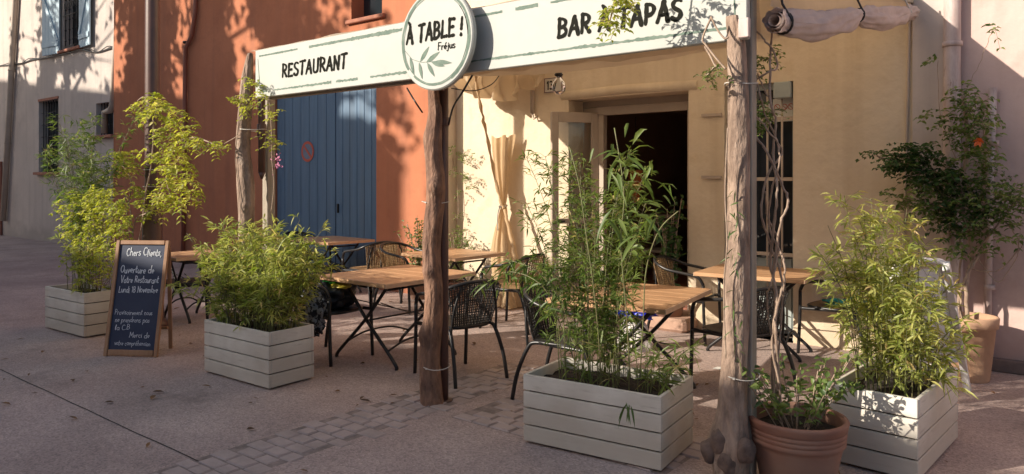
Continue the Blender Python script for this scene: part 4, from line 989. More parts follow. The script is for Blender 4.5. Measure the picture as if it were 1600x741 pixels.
# ================================================================== PLANTS
def plant(name, label, cat, base, group=None): return thing(name, label, cat, base, group=group)
def bamboo(root, c, rz, ex, ey, z0, n, hr, spread, leafL, leafW, per, m, t0=.25, seed=1, lean=(0, 0), stem_r=.0035, droop=.35, twig=.16, shape=None):
    rnd = random.Random(seed); st, lf = MB(), MB(); ca, sa = math.cos(rz), math.sin(rz)
    for k in range(n):
        a, b_ = rnd.uniform(-ex, ex), rnd.uniform(-ey, ey); p0 = Vector((c[0] + a * ca - b_ * sa, c[1] + a * sa + b_ * ca, z0 - .03))
        h = rnd.uniform(*hr); out = Vector((a * ca - b_ * sa, a * sa + b_ * ca, 0)) * spread / max(ex, ey) + Vector((rnd.gauss(0, .35), rnd.gauss(0, .35), 0)) * spread + Vector((lean[0], lean[1], 0))
        if shape: h *= shape(a / ex, b_ / ey)
        P = [p0, p0 + out * .12 + Vector((0, 0, h * .35)), p0 + out * .42 + Vector((0, 0, h * .72)), p0 + out + Vector((0, 0, h))]
        C_ = cr_curve(P, 6); st.tube(C_, [stem_r * (1 - .6 * i / len(C_)) for i in range(len(C_))], 5, caps=False)
        for j in range(per):
            t = t0 + (1 - t0) * (rnd.random() ** .8); i = min(int(t * (len(C_) - 1)), len(C_) - 2); p = C_[i].lerp(C_[i + 1], t * (len(C_) - 1) - i)
            ang = rnd.uniform(0, 6.283); d = Vector((math.cos(ang), math.sin(ang), rnd.uniform(.1, 1.0))).normalized(); tl_ = twig * rnd.uniform(.3, 1.1) * (1.1 - .5 * t)
            q = p + d * tl_
            st.tube([p, (p + q) / 2 + Vector((0, 0, .01)), q], .0012, 3, caps=False)
            tint = min(1, max(0, rnd.gauss(.45, .25)))
            for l_ in range(rnd.choice((3, 4, 4, 5))):
                dd = Vector((d.x + rnd.gauss(0, .6), d.y + rnd.gauss(0, .6), rnd.gauss(.15, .45))); s_ = rnd.uniform(.6, 1.15)
                lf.leaf(q - d * tl_ * rnd.uniform(0, .5), dd, leafL * s_, leafW * s_, up=(rnd.gauss(0, .6), rnd.gauss(0, .6), 1), tint=min(1, max(0, tint + rnd.gauss(0, .15))), droop=rnd.uniform(0, droop))
    put(st.build('stem', M['culm']), root); put(lf.build('foliage', M[m]), root)
rB = plant('bamboo_bush', 'dense round yellow green bamboo bush in the planter right of the chalkboard', 'bamboo', (cB.x, cB.y, .38))
bamboo(rB, cB, R(1.7), .36, .14, .40, 95, (.45, 1.0), .33, .085, .015, 20, 'L_yellow', .12, 3, shape=lambda a, b: 1 - .25 * abs(a), twig=.17)
rC = plant('bamboo_plant', 'tall thin green bamboo with see through stems in the front planter', 'bamboo', (cC.x, cC.y, .36))
bamboo(rC, cC + Vector((-.12, 0, 0)), R(17), .20, .10, .37, 26, (.75, 1.42), .22, .074, .0120, 44, 'L_bamboo', .16, 11, lean=(-.05, .12), twig=.13)
bamboo(rC, cC + Vector((.10, .02, 0)), R(17), .26, .12, .37, 24, (.12, .42), .14, .12, .012, 4, 'L_bamboo', .2, 15, twig=.05)
# broad drooping leaves in front and the long branch leaning left
lf = MB(); rnd = random.Random(4)
for a_, b_ in (((955, 260), 8), ((985, 300), 10), ((960, 350), 10), ((1000, 380), 8), ((975, 225), 8), ((1020, 330), 9), ((1010, 290), 7)):
    q = W(a_[0], a_[1], 3.62)
    for k in range(b_):
        lf.leaf(q + Vector((rnd.gauss(0, .06), rnd.gauss(0, .05), rnd.gauss(0, .06))), (rnd.gauss(0, 1), rnd.gauss(0, .6), rnd.gauss(.1, .8)), rnd.uniform(.09, .19), rnd.uniform(.018, .03), tint=rnd.uniform(.1, .6), droop=.4)
st = MB()
for pth in ([(985, 590), (978, 480), (970, 380), (975, 300), (960, 200)], [(1000, 590), (1005, 500), (1010, 420), (1030, 360), (1060, 330)], [(940, 590), (930, 470), (915, 360), (905, 290), (890, 230)]):
    st.tube(cr_curve([W(p[0], p[1], 3.62 if i else 3.66) for i, p in enumerate(pth)], 5), .0035, 5)
br = cr_curve([W(895, 560, 3.6), W(880, 480, 3.55), W(840, 425, 3.5), W(790, 405, 3.48)], 6); st.tube(br, .003, 5)
br2 = cr_curve([W(900, 570, 3.6), W(880, 520, 3.5), W(850, 450, 3.42), W(800, 425, 3.4), W(762, 440, 3.4)], 6); st.tube(br2, .003, 5)
for bb in (br, br2):
    for k in range(55):
        q = bb[rnd.randrange(6, len(bb))]
        lf.leaf(q + Vector((rnd.gauss(0, .04), rnd.gauss(0, .04), rnd.gauss(0, .025))), (rnd.gauss(-.5, 1), rnd.gauss(0, .7), rnd.gauss(-.5, .6)), rnd.uniform(.07, .14), rnd.uniform(.011, .018), tint=rnd.uniform(.0, .5), droop=.35)
# the little spray hanging over the front board
for k in range(6):
    lf.leaf(W(978 + k * 1.5, 628 + k, 3.40), (rnd.gauss(0, .6), -.4, -1.1), rnd.uniform(.07, .12), .012, tint=.1, droop=.3)
put(st.build('stem', M['culm']), rC); put(lf.build('foliage', M['L_bamboo']), rC)
rD = plant('bamboo_plant', 'pale sunlit bamboo in the planter at the right edge of the terrace', 'bamboo', (cD.x, cD.y, .4))
bamboo(rD, cD, 0, .19, .33, .40, 50, (.45, 1.02), .19, .08, .0145, 22, 'L_yellow', .12, 21, lean=(0.0, 0), twig=.15, shape=lambda a, b: 1.0 - .15 * a - (.25 if a > .2 and b > -.2 else 0))
b = MB(); rnd = random.Random(9)
for k in range(16): b.leaf(W(1478 + rnd.uniform(-10, 20), 590 + rnd.uniform(-25, 20), 4.75), (rnd.gauss(.4, .6), -.3, rnd.gauss(-.3, .5)), .12, .014, tint=rnd.uniform(.2, .9))
put(b.build('foliage', M['L_yellow']), rD)
rA = plant('bamboo_plant', 'tall grey green bamboo in the far left planter with lime leaves at its foot', 'bamboo', (cA.x, cA.y, .4))
bamboo(rA, cA + Vector((-.02, 0, 0)), R(3), .16, .12, .40, 13, (1.35, 2.0), .26, .085, .014, 44, 'L_bamboo', .35, 31, lean=(.14, 0), twig=.15)
bamboo(rA, cA + Vector((-.1, 0, 0)), R(3), .14, .12, .40, 9, (.9, 1.75), .34, .08, .010, 34, 'L_grey', .2, 33, lean=(-.34, -.05), twig=.17)
bamboo(rA, cA + Vector((.22, 0, 0)), R(3), .14, .12, .40, 16, (.4, .75), .22, .09, .013, 14, 'L_yellow', .1, 35, twig=.12)
def compound(lf, st, p, d, L_, n, w_, l_, rnd, t_=(.2, .8), droop=.3, r=.0016):
    d = Vector(d).normalized(); e = p + d * L_ - Vector((0, 0, droop * L_)); C_ = cr_curve([p, (p + e) / 2 + Vector((0, 0, droop * L_ * .35)), e], 4)
    if st is not None: st.tube(C_, r, 3, caps=False)
    sd = d.cross(Vector((0, 0, 1))); sd = sd.normalized() if sd.length > .01 else Vector((1, 0, 0)); t0 = rnd.uniform(*t_)
    for i in range(n):
        t = .2 + .8 * i / max(1, n - 1); k = min(int(t * (len(C_) - 1)), len(C_) - 2); q = C_[k].lerp(C_[k + 1], t * (len(C_) - 1) - k)
        for s_ in (-1, 1):
            dd = sd * s_ + d * .5 + Vector((rnd.gauss(0, .2), rnd.gauss(0, .2), rnd.gauss(-.25, .25)))
            lf.leaf(q, dd, l_ * rnd.uniform(.75, 1.15), w_ * rnd.uniform(.8, 1.1), up=(rnd.gauss(0, .4), rnd.gauss(0, .4), 1), tint=min(1, max(0, t0 + rnd.gauss(0, .1))), droop=.2)
def cluster(lf, st, px_, py_, Y_, rx, rz_, n, rnd, L_=.12, nl=4, w_=.02, l_=.04, t_=(.2, .8), ry=.12, droop=.3):
    c_ = W(px_, py_, Y_)
    for k in range(n):
        while True:
            v = Vector((rnd.uniform(-1, 1), rnd.uniform(-1, 1), rnd.uniform(-1, 1)))
            if v.length < 1: break
        compound(lf, st, c_ + Vector((v.x * rx, v.y * ry, v.z * rz_)), (rnd.gauss(0, 1), rnd.gauss(0, 1), rnd.gauss(.1, .5)), L_ * rnd.uniform(.6, 1.1), nl, w_, l_, rnd, t_, droop)
# lime bush
rnd = random.Random(77); lim = plant('jasmine_bush', 'bright lime green bush in front of the tall bamboo beside the chalkboard', 'bush', W(150, 430, 3.2)); lf, st = MB(), MB()
for q in ((118, 318, 46), (145, 312, 52), (172, 316, 48), (192, 330, 30), (115, 350, 46), (145, 348, 56), (175, 352, 46), (120, 385, 34), (150, 385, 36), (178, 392, 26), (135, 420, 22), (160, 425, 16)):
    cluster(lf, st, q[0], q[1], 3.15, .125, .14, int(q[2] * .8), rnd, .09, 3, .026, .042, (.1, .9), .14, .6)
for k in range(7):
    x = 120 + k * 12; st.tube(cr_curve([W(150 + k * 2, 450, 3.25), W(x, 400, 3.25), W(x + rnd.uniform(-10, 10), 330, 3.2)], 5), .004, 5)
put(st.build('stem', M['stem']), lim); put(lf.build('foliage', M['L_lime']), lim)
# climber tied to the lamp post
lmp = W(238, 300, 3.80); cl_ = plant('climbing_vine', 'yellow green trumpet vine tied to the brown lamp post', 'vine', (lmp.x - .2, lmp.y - .1, .3)); lf, st = MB(), MB()
stems = [[(205, 450), (203, 400), (198, 340), (205, 290), (200, 270), (190, 258)], [(208, 460), (215, 390), (222, 350), (228, 300), (236, 260), (240, 200), (235, 165)], [(205, 450), (210, 350), (232, 330), (260, 280), (285, 240), (300, 215), (345, 230)], [(212, 455), (204, 330), (190, 300)], [(235, 165), (225, 152), (215, 158)], [(260, 280), (268, 310), (285, 330)]]
for pth in stems: st.tube(cr_curve([W(p[0], p[1], 3.62) for p in pth], 6), .007, 6)
for q in ((232, 160, 16, .10), (252, 172, 22, .13), (275, 182, 16, .10), (222, 165, 8, .06), (262, 205, 12, .10), (268, 225, 12, .12), (300, 212, 12, .10), (285, 230, 12, .1), (262, 250, 14, .12), (262, 275, 18, .13), (285, 265, 14, .10), (296, 290, 12, .09), (268, 300, 18, .13), (286, 318, 8, .07), (318, 222, 6, .06), (335, 232, 6, .05), (192, 248, 22, .11), (202, 262, 10, .07), (186, 272, 9, .06), (238, 240, 6, .08), (245, 310, 8, .08), (212, 300, 10, .06), (228, 320, 8, .07), (208, 340, 7, .05), (252, 325, 6, .05)):
    cluster(lf, st, q[0], q[1], 3.58, q[3], q[3], q[2], rnd, .15, 4, .028, .052, (.1, 1), .12, .5)
put(st.build('stem', M['stem']), cl_); put(lf.build('foliage', M['L_lime']), cl_)
# lamp post
lr = thing('lamp_post', 'brown lacquered street lamp post behind the chalkboard with a vine tied to it', 'lamp post', (lmp.x, lmp.y, 0))
b = MB(); b.lathe([(.075, 1.42), (.072, 3.2), (.066, 5.2), (.055, 6.2)], (lmp.x, lmp.y, 0), 20); put(b.build('pole', M['lamp_post']), lr)
b = MB(); b.lathe([(0, 0), (.16, 0), (.16, .05), (.12, .09), (.105, .6), (.10, 1.2), (.088, 1.3), (.096, 1.36), (.085, 1.40), (.074, 1.43)], (lmp.x, lmp.y, 0), 24); put(b.build('base', M['lamp_post']), lr)
b = MB(); b.tube(cr_curve([(lmp.x, lmp.y, 6.1), (lmp.x, lmp.y, 6.5), (lmp.x, lmp.y - .5, 6.7), (lmp.x, lmp.y - 1.0, 6.6)], 5), .04, 10); b.lathe([(.06, .12), (.2, .0), (.2, -.04), (.05, -.05)], (lmp.x, lmp.y - 1.0, 6.5), 20); put(b.build('lamp_head', M['lamp_post']), lr)
for z in (1.52, 1.7): 
    b = MB(); b.tube([Vector((lmp.x + .09 * math.cos(a), lmp.y + .09 * math.sin(a), z)) for a in [k * math.pi / 8 for k in range(17)]], .005, 5, caps=False); put(b.build('tie', M['cord']), lr)
# small dark pot beside planter A
q = G(166, 508); sp = thing('plant_pot', 'small brown pot half hidden behind the chalkboard', 'pot', q)
b = MB(); b.lathe([(0, 0), (.10, 0), (.135, .24), (.15, .24), (.15, .29), (.13, .29), (.12, .26)], n=24); b.build('pot', M['lamp_post'], sp)
b = MB(); b.lathe([(0, .25), (.125, .25)], n=24); b.build('soil', M['soil'], sp)
# vine on the left trunk with a few pink flowers
v = plant('climbing_vine', 'small green vine with pink flowers on the left trunk post', 'vine', (-6.2, 3.7, 0.4)); lf, st = MB(), MB()
for pth in ([(372, 420), (376, 330), (368, 250), (372, 200), (376, 150)], [(420, 150), (424, 200), (425, 250), (428, 290), (424, 330)], [(376, 210), (350, 225), (340, 232)]): st.tube(cr_curve([W(p[0], p[1], 3.66) for p in pth], 6), .004, 5)
for q in ((380, 158, 10), (366, 158, 6), (392, 130, 7), (408, 155, 10), (425, 180, 6), (420, 215, 9), (427, 225, 5), (355, 228, 7), (388, 172, 8), (432, 170, 4), (405, 130, 5)):
    cluster(lf, st, q[0], q[1], 3.62, .06, .06, q[2], rnd, .09, 3, .02, .034, (.1, .9), .07)
put(st.build('stem', M['stem']), v); put(lf.build('foliage', M['L_lime']), v)
b = MB()
for k in range(26): b.leaf(W(433 + rnd.gauss(0, 4), 252 + rnd.gauss(0, 10), 3.7), (rnd.gauss(0, 1), rnd.gauss(0, 1), rnd.gauss(0, 1)), .03, .02)
put(b.build('flower', M['flower']), v)
# leaves hanging over the bar sign
v = plant('hanging_vine', 'leafy vine sprig hanging from the roof in front of the bar sign', 'vine', W(965, 10, YS - .35)); lf, st = MB(), MB()
st.tube(cr_curve([W(1100, -90, 3.9), W(1050, -95, 3.55), W(990, -60, 3.40), (W(968, -20, YS - .35)), W(958, 15, YS - .34), W(950, 40, YS - .33)], 6), .005, 6)
for q in ((962, -30, 12, .07), (975, -12, 14, .06), (968, 4, 12, .05), (955, 20, 14, .05), (948, 34, 10, .035), (958, 42, 5, .025), (985, -45, 10, .08), (1010, -70, 14, .1), (1040, -85, 12, .1)):
    cluster(lf, st, q[0], q[1], YS - .35, q[3], q[3], q[2] // 2 + 1, rnd, .08, 3, .021, .035, (.1, .9), .05)
put(st.build('stem', M['stem']), v); put(lf.build('foliage', M['L_lime']), v)
# twigs of the right trunk post
v = plant('climbing_vine', 'bare looping twigs with a few yellow leaves beside the right trunk post', 'vine', (-1.6, 3.66, 0.4)); lf, st = MB(), MB()
for pth in ([(1111, 26), (1120, 45), (1132, 60), (1138, 58)], [(1111, 28), (1098, 60), (1104, 72), (1122, 95), (1134, 108)], [(1101, 73), (1110, 88), (1118, 103), (1130, 108)], [(1118, 103), (1108, 115), (1100, 122)]):
    st.tube(cr_curve([W(p[0], p[1], 3.60) for p in pth], 6), .0055, 6)
for q in ((1104, 118, 5), (1120, 108, 5), (1128, 116, 3), (1108, 130, 4)): cluster(lf, st, q[0], q[1], 3.58, .03, .03, q[2], rnd, .05, 3, .012, .024, (.3, 1), .04)
# dry leaves clinging to the trunk lower down
for k in range(34): lf.leaf(W(1148 + rnd.gauss(0, 6), rnd.uniform(290, 570), 3.66), (rnd.gauss(0, 1), -.3, rnd.gauss(-.6, .6)), rnd.uniform(.03, .07), .009, tint=rnd.uniform(0, .3))
st.tube(cr_curve([W(1134, 560, 3.66), W(1131, 450, 3.66), W(1136, 380, 3.64), W(1133, 300, 3.64), W(1137, 200, 3.62)], 8), .004, 5)
put(st.build('stem', M['stem']), v); put(lf.build('foliage', M['L_mid']), v)

# ---- terracotta pot with the twisted vine
q = G(1244, 745); q = Vector((-1.265, 3.98, 0)); tp_ = thing('terracotta_pot', 'large round terracotta pot between the right trunk post and the right planter', 'pot', q)
b = MB(); b.lathe([(0, 0), (.175, 0), (.185, .01), (.222, .20), (.232, .225), (.240, .23), (.240, .25), (.236, .254), (.242, .258), (.243, .275), (.239, .279), (.245, .283), (.246, .30), (.242, .304), (.248, .308), (.252, .335), (.256, .345), (.250, .355), (.232, .355), (.225, .34), (.222, .27)], n=48); b.build('pot', M['terracotta'], tp_)
b = MB(); b.grid(lambda u, v: Vector((math.cos(u * 6.2832) * v * .225, math.sin(u * 6.2832) * v * .225, .285 + .02 * noise.noise(Vector((math.cos(u * 6.28) * v * 4, math.sin(u * 6.28) * v * 4, 0))))), 30, 8); b.build('soil', M['soil'], tp_)
v = plant('twisted_vine', 'bare twisted vine stems climbing from the terracotta pot to the roof', 'vine', (q.x, q.y, .28)); lf, st = MB(), MB()
YV = 3.93
VS = [([(1208, 655), (1207, 560), (1210, 500), (1222, 440), (1205, 385), (1190, 330), (1200, 270), (1222, 240), (1208, 215), (1180, 180)], .008),
      ([(1216, 655), (1218, 600), (1206, 540), (1212, 470), (1208, 430), (1220, 350), (1232, 315), (1222, 290), (1200, 240), (1182, 215), (1172, 185), (1180, 130), (1202, 112), (1215, 105), (1208, 80), (1195, 62), (1178, 45)], .0085),
      ([(1222, 660), (1212, 520), (1214, 460), (1204, 410), (1212, 330), (1214, 290), (1208, 240), (1212, 190), (1204, 160), (1203, 100), (1204, 72), (1208, 45)], .0095),
      ([(1212, 655), (1220, 500), (1226, 430), (1222, 400), (1202, 355), (1205, 300), (1218, 250), (1212, 215), (1196, 180), (1188, 150), (1178, 115)], .007),
      ([(1210, 650), (1209, 560), (1198, 470), (1206, 440), (1216, 380), (1200, 340), (1196, 300)], .006),
      ([(1204, 160), (1190, 130), (1180, 110), (1170, 95), (1163, 70)], .005)]
for pth, r in VS:
    pp = [W(p[0], p[1], YV + .05 * math.sin(i * 1.9 + r * 900)) for i, p in enumerate(pth)]
    C_ = cr_curve(pp, 6); st.tube([jit(p, .0018) for p in C_], [r * .76 * (1.15 - .4 * i / len(C_)) * (1 + .15 * math.sin(i * 2.3)) for i in range(len(C_))], 8)
for q_ in ((1184, 168, 16, .06), (1178, 185, 12, .05), (1192, 195, 8, .05), (1196, 175, 8, .05), (1190, 90, 10, .06), (1186, 110, 8, .05), (1200, 80, 6, .05)): cluster(lf, st, q_[0], q_[1], YV + .06, q_[3], q_[3], q_[2], rnd, .07, 3, .015, .028, (.0, .7), .06)
put(st.build('stem', M['stem']), v); put(lf.build('foliage', M['L_mid']), v)
v = plant('pot_shrub', 'low dark green shrub with small glossy leaves in the terracotta pot', 'shrub', (q.x, q.y, .29)); lf, st = MB(), MB()
for k in range(20):
    a = rnd.uniform(0, 6.28); r = rnd.uniform(.02, .12); p0 = Vector((q.x + r * math.cos(a), q.y + r * math.sin(a), .28)); o = Vector((math.cos(a), math.sin(a), 0)) * rnd.uniform(.05, .26)
    C_ = cr_curve([p0, p0 + o * .4 + Vector((0, 0, .15)), p0 + o + Vector((0, 0, rnd.uniform(.2, .42)))], 5); st.tube(C_, .003, 5)
    for j in range(20):
        p = C_[rnd.randrange(3, len(C_))]; lf.leaf(jit(p, .012), (rnd.gauss(0, 1), rnd.gauss(0, 1), rnd.gauss(.4, .5)), rnd.uniform(.035, .065), rnd.uniform(.018, .03), tint=rnd.random())
put(st.build('stem', M['stem']), v); put(lf.build('foliage', M['L_mid']), v)

# ---- sandy pot with the climber on the pink wall
q = G(1517, 593); sd = thing('clay_pot', 'tall sandy clay pot against the pink wall holding the climbing plant', 'pot', q)
b = MB(); b.lathe([(0, 0), (.125, 0), (.13, .01), (.172, .42), (.19, .425), (.196, .50), (.19, .51), (.175, .51), (.168, .47), (.16, .42)], n=40); b.build('pot', M['sandpot'], sd)
b = MB(); b.lathe([(0, .44), (.165, .44)], n=30); b.build('soil', M['soil'], sd)
v = plant('climbing_shrub', 'dark green climbing shrub with one orange flower on the pink wall', 'climber', (q.x, q.y, .44)); lf, st, lf2 = MB(), MB(), MB()
YK = 7.0
for pth, r in (([(1512, 500), (1510, 440), (1520, 400), (1510, 350), (1500, 300), (1512, 220), (1505, 150)], .02), ([(1505, 505), (1500, 470), (1510, 430), (1530, 400), (1545, 360)], .014), ([(1500, 500), (1497, 450), (1503, 395)], .01), ([(1510, 420), (1550, 425), (1580, 405), (1592, 380), (1575, 350)], .006), ([(1505, 330), (1460, 300), (1420, 260), (1370, 245)], .009), ([(1510, 400), (1480, 340), (1440, 310)], .008), ([(1505, 150), (1530, 100), (1545, 60), (1550, 44)], .003), ([(1520, 400), (1560, 350), (1590, 310)], .008), ([(1512, 220), (1530, 180), (1540, 230)], .005), ([(1525, 400), (1560, 440), (1590, 400), (1598, 370)], .005), ([(1495, 250), (1470, 180), (1465, 95)], .003)):
    st.tube([jit(p, .004) for p in cr_curve([W(p[0], p[1], YK + .04 * math.sin(i * 2 + r * 500)) for i, p in enumerate(pth)], 6)], r * .8, 7)
for k_ in ((1390, 245, 14, .08), (1365, 243, 6, .05), (1410, 250, 26, .11), (1435, 262, 34, .12), (1455, 240, 24, .11), (1470, 270, 34, .13), (1490, 290, 34, .13), (1440, 285, 20, .1), (1475, 315, 24, .12), (1500, 330, 24, .13), (1400, 262, 12, .07), (1420, 235, 12, .07), (1545, 330, 16, .1), (1490, 355, 16, .1)):
    cluster(lf, st, k_[0], k_[1], YK, k_[3], k_[3], int(k_[2] * .95), rnd, .12, 3, .034, .048, (.0, .9), .16)
for k_ in ((1505, 145, 14, .07), (1510, 175, 26, .11), (1530, 165, 12, .07), (1500, 205, 20, .1), (1525, 215, 26, .12), (1540, 190, 14, .08), (1515, 250, 22, .11), (1540, 250, 18, .09), (1450, 300, 26, .13), (1450, 325, 28, .12), (1480, 335, 24, .12), (1515, 300, 30, .14), (1540, 290, 30, .13), (1565, 305, 30, .12), (1580, 320, 22, .1), (1555, 340, 24, .12), (1520, 350, 22, .12), (1590, 300, 14, .08), (1410, 310, 14, .07), (1400, 300, 6, .05), (1465, 178, 8, .05), (1480, 190, 6, .05), (1463, 92, 4, .03), (1552, 45, 4, .03), (1500, 380, 16, .1), (1540, 385, 10, .1), (1575, 360, 10, .08)):
    cluster(lf2, st, k_[0], k_[1], YK - .05, k_[3] * 1.15, k_[3] * 1.15, int(k_[2] * .95), rnd, .13, 3, .028, .044, (.0, .9), .16)
put(st.build('stem', M['stem']), v); put(lf.build('foliage', M['L_dark']), v); put(lf2.build('foliage', M['L_mid']), v)
b = MB()
for k in range(7): b.leaf(W(1529, 221, 6.82), (math.cos(k), -.5, math.sin(k)), .045, .03)
put(b.build('flower', M['oflower']), v)
# thin wall vine and potted plants by the orange corner
v = plant('wall_vine', 'thin green vine climbing the lit cream wall left of the curtain', 'vine', W(715, 440, 7.2)); lf, st = MB(), MB()
st.tube(cr_curve([W(p[0], p[1], 7.28) for p in ((712, 440), (716, 400), (712, 360), (716, 330), (714, 290), (708, 250), (705, 225))], 6), .005, 5)
for q_ in ((710, 235, 8, .05), (720, 250, 8, .07), (733, 245, 6, .06), (715, 270, 8, .06), (730, 275, 8, .06), (728, 290, 5, .05), (714, 300, 4, .04), (716, 335, 5, .04), (718, 360, 7, .05), (714, 375, 6, .05), (728, 378, 9, .08)): cluster(lf, st, q_[0], q_[1], 7.22, q_[3], q_[3], q_[2], rnd, .09, 3, .018, .032, (.2, 1), .06)
put(st.build('stem', M['stem']), v); put(lf.build('foliage', M['L_mid']), v)
def potted(label, px_, py_, Y_, h, spread, n, m, seed, l_=.06):
    c_ = W(px_, py_, Y_); c_.z = 0; rt = thing('plant_pot', label + ' pot', 'pot', c_)
    b = MB(); b.lathe([(0, 0), (.11, 0), (.15, .24), (.165, .24), (.165, .28), (.145, .28)], n=24); b.build('pot', M['terracotta'], rt)
    b = MB(); b.lathe([(0, .25), (.146, .25)], n=24); b.build('soil', M['soil'], rt)
    p_ = thing('potted_plant', label, 'plant', c_ + Vector((0, 0, .25))); lf, st = MB(), MB(); r_ = random.Random(seed)
    for k in range(n):
        a = r_.uniform(0, 6.28); o = Vector((math.cos(a), math.sin(a), 0)) * r_.uniform(.02, spread); e = Vector((0, 0, r_.uniform(.4, 1)) ) * h
        C_ = cr_curve([Vector((0, 0, 0)) + o * .1, o * .4 + e * .5, o + e], 5); st.tube(C_, .004, 5)
        for j in range(16):
            p = C_[r_.randrange(3, len(C_))]; lf.leaf(jit(p, .015), (r_.gauss(0, 1), r_.gauss(0, 1), r_.gauss(.3, .5)), l_ * r_.uniform(.7, 1.2), l_ * .4, tint=r_.random())
    st.build('stem', M['stem'], p_); lf.build('foliage', M[m], p_)
potted('bushy green plant against the orange wall between two tables', 655, 420, 6.95, .85, .3, 22, 'L_mid', 5)
potted('bushy green plant beneath the lit cream wall left of the curtain', 712, 440, 7.0, .7, .26, 18, 'L_mid', 6)
potted('tall leafy plant standing in front of the open door', 1046, 470, 7.25, 1.15, .2, 14, 'L_dark', 8, .11)

# ================================================================== CHALKBOARD
B0, B1 = G(162, 556.5), G(246, 558.5); u_ = (B1 - B0); WB = u_.length; u_.normalize(); nb_ = Vector((u_.y, -u_.x, 0))
if nb_.dot(-B0) < 0: nb_ = -nb_
ckb = thing('chalkboard', 'wood framed chalkboard with white handwriting standing in front of the left planter', 'chalkboard', (B0 + B1) / 2)
lean = .20; HB = 1.05
up_ = (Vector((0, 0, 1)) * math.sqrt(HB * HB - lean * lean) - nb_ * lean).normalized(); nn_ = u_.cross(up_).normalized()
if nn_.dot(nb_) < 0: nn_ = -nn_
mx_ = Matrix((u_, nn_, up_)).transposed(); O_ = (B0 + B1) / 2
P_ = lambda x, z, l: O_ + u_ * x + up_ * z + nn_ * l
b = MB()
for x in (-WB / 2 + .017, WB / 2 - .017): b.box(P_(x, HB / 2, 0), (.034, .028, HB), mtx=mx_, bev=.004)
for z in (.035, HB - .02): b.box(P_(0, z, 0), (WB - .081, .026, .04 if z > .5 else .05), mtx=mx_, bev=.004)
put(b.build('frame', M['frame_wood']), ckb)
b = MB(); b.box(P_(0, HB / 2, -.004), (WB - .07, .008, HB - .06), mtx=mx_); put(b.build('slate', M['slate']), ckb)
b = MB()
for s_ in (-1, 1): b.bar(P_(s_ * (WB / 2 - .02), HB - .06, -.03), O_ + u_ * s_ * (WB / 2 - .05) - nb_ * .30 + Vector((0, 0, .012)), .032, .022)
b.bar(O_ + u_ * -(WB / 2 - .03) - nb_ * .22 + Vector((0, 0, .22)), O_ + u_ * (WB / 2 - .03) - nb_ * .22 + Vector((0, 0, .22)), .03, .02)
put(b.build('rear_strut', M['frame_wood']), ckb)
sx_ = 1 if u_.dot(Vector((ST, CT, 0))) > 0 else -1
b = MB(); W_ = WB - .12
def chalk(text, h, x0, z, x1, wd=.11):
    e_ = lettering(MB(), text, h, lambda x, y, l: Vector((x, y, l)), wob=.09, wd=wd, gap=.1); k = (x1 - x0) * W_ / e_
    lettering(b, text, h, lambda x, y, l: P_(sx_ * (-W_ / 2 + x0 * W_ + x * k), z + y, .0008 + l), wob=.09, wd=wd, gap=.1)
H1 = HB
chalk('Chers Clients,', .066, .12, .865 * H1, 1.0, .13)
chalk('Ouverture de', .062, .02, .715 * H1, .86, .13)
chalk('Votre Restaurant', .060, .05, .630 * H1, 1.0, .13)
chalk('Lundi 18 Novembre', .056, .03, .545 * H1, 1.0, .12)
chalk('Provisoirement nous', .045, .0, .355 * H1, .93, .09)
chalk('ne prendrons pas', .045, .03, .29 * H1, .88, .09)
chalk('la C.B', .045, .05, .225 * H1, .42, .09)
chalk('Merci de', .045, .42, .16 * H1, .92, .09)
chalk('votre compréhension', .042, .08, .095 * H1, .96, .09)
put(b.build('chalk_writing', M['chalk']), ckb)

# ================================================================== TABLES
def make_table(label, c, rz, w_, d_, leg=True):
    root = thing('bistro_table', label, 'table', (c[0], c[1], 0), rz, group='folding bistro tables'); Hh = .745; t = .036
    b = MB(); n_ = 6
    for i in range(n_): b.box((0, -d_ / 2 + d_ * (i + .5) / n_, Hh - t / 2), (w_, d_ / n_ - .003, t), bev=.004)
    b.box((0, 0, Hh - t / 2 - .003), (w_ - .02, d_ - .02, t - .008)); b.build('tabletop', M['table'], root)
    for s_ in (-1, 1): MB().box((s_ * (w_ / 2 + .004), 0, Hh - t / 2 - .001), (.008, d_ - .004, t - .002)).build('edge_strip', M['tedge'], root)
    ys = d_ / 2 - .16; xs_ = w_ / 2 - .08
    for sy in (-1, 1):
        for sx in (-1, 1):
            y = sy * (ys - (.03 if sx > 0 else 0)); b = MB()
            b.tube(cr_curve([(sx * xs_, y, .0), (sx * xs_ * .93, y, .06), (0, y, .37), (-sx * xs_ * .72, y, .66), (-sx * xs_ * .8, y, .705)], 4), .0155, 8); b.build('leg', M['iron'], root)
    for sx in (-1, 1):
        yy = ys - (.03 if sx > 0 else 0); b = MB(); x = sx * xs_ * .72
        b.tube(cr_curve([(x, -yy, .14), (x, -yy * .5, .20), (x, 0, .215), (x, yy * .5, .20), (x, yy, .14)], 5), .009, 7)
        b.build('stretcher', M['iron'], root); b = MB(); x = -sx * xs_ * .72; b.tube([(x, -yy, .66), (x, yy, .66)], .01, 7); b.build('cross_bar', M['iron'], root)
    b = MB(); b.tube([(0, -ys, .37), (0, ys, .37)], .008, 6)
    b.tube([(-.22, -ys, .55), (.22, ys, .30)], .005, 5); b.tube([(.22, -ys, .55), (-.22, ys, .30)], .005, 5); b.build('cross_brace', M['iron'], root)
    return root
make_table('wooden bistro table with leaf shadows between the bamboo bush and the middle trunk post', (-5.0, 4.58), R(-1), .92, 1.08)
make_table('wooden bistro table behind the front planter bamboo', (-2.76, 4.88), R(8), .88, 1.08)
make_table('wooden bistro table near the barred door behind the right trunk post', (-2.50, 6.80), R(5), .96, .82)
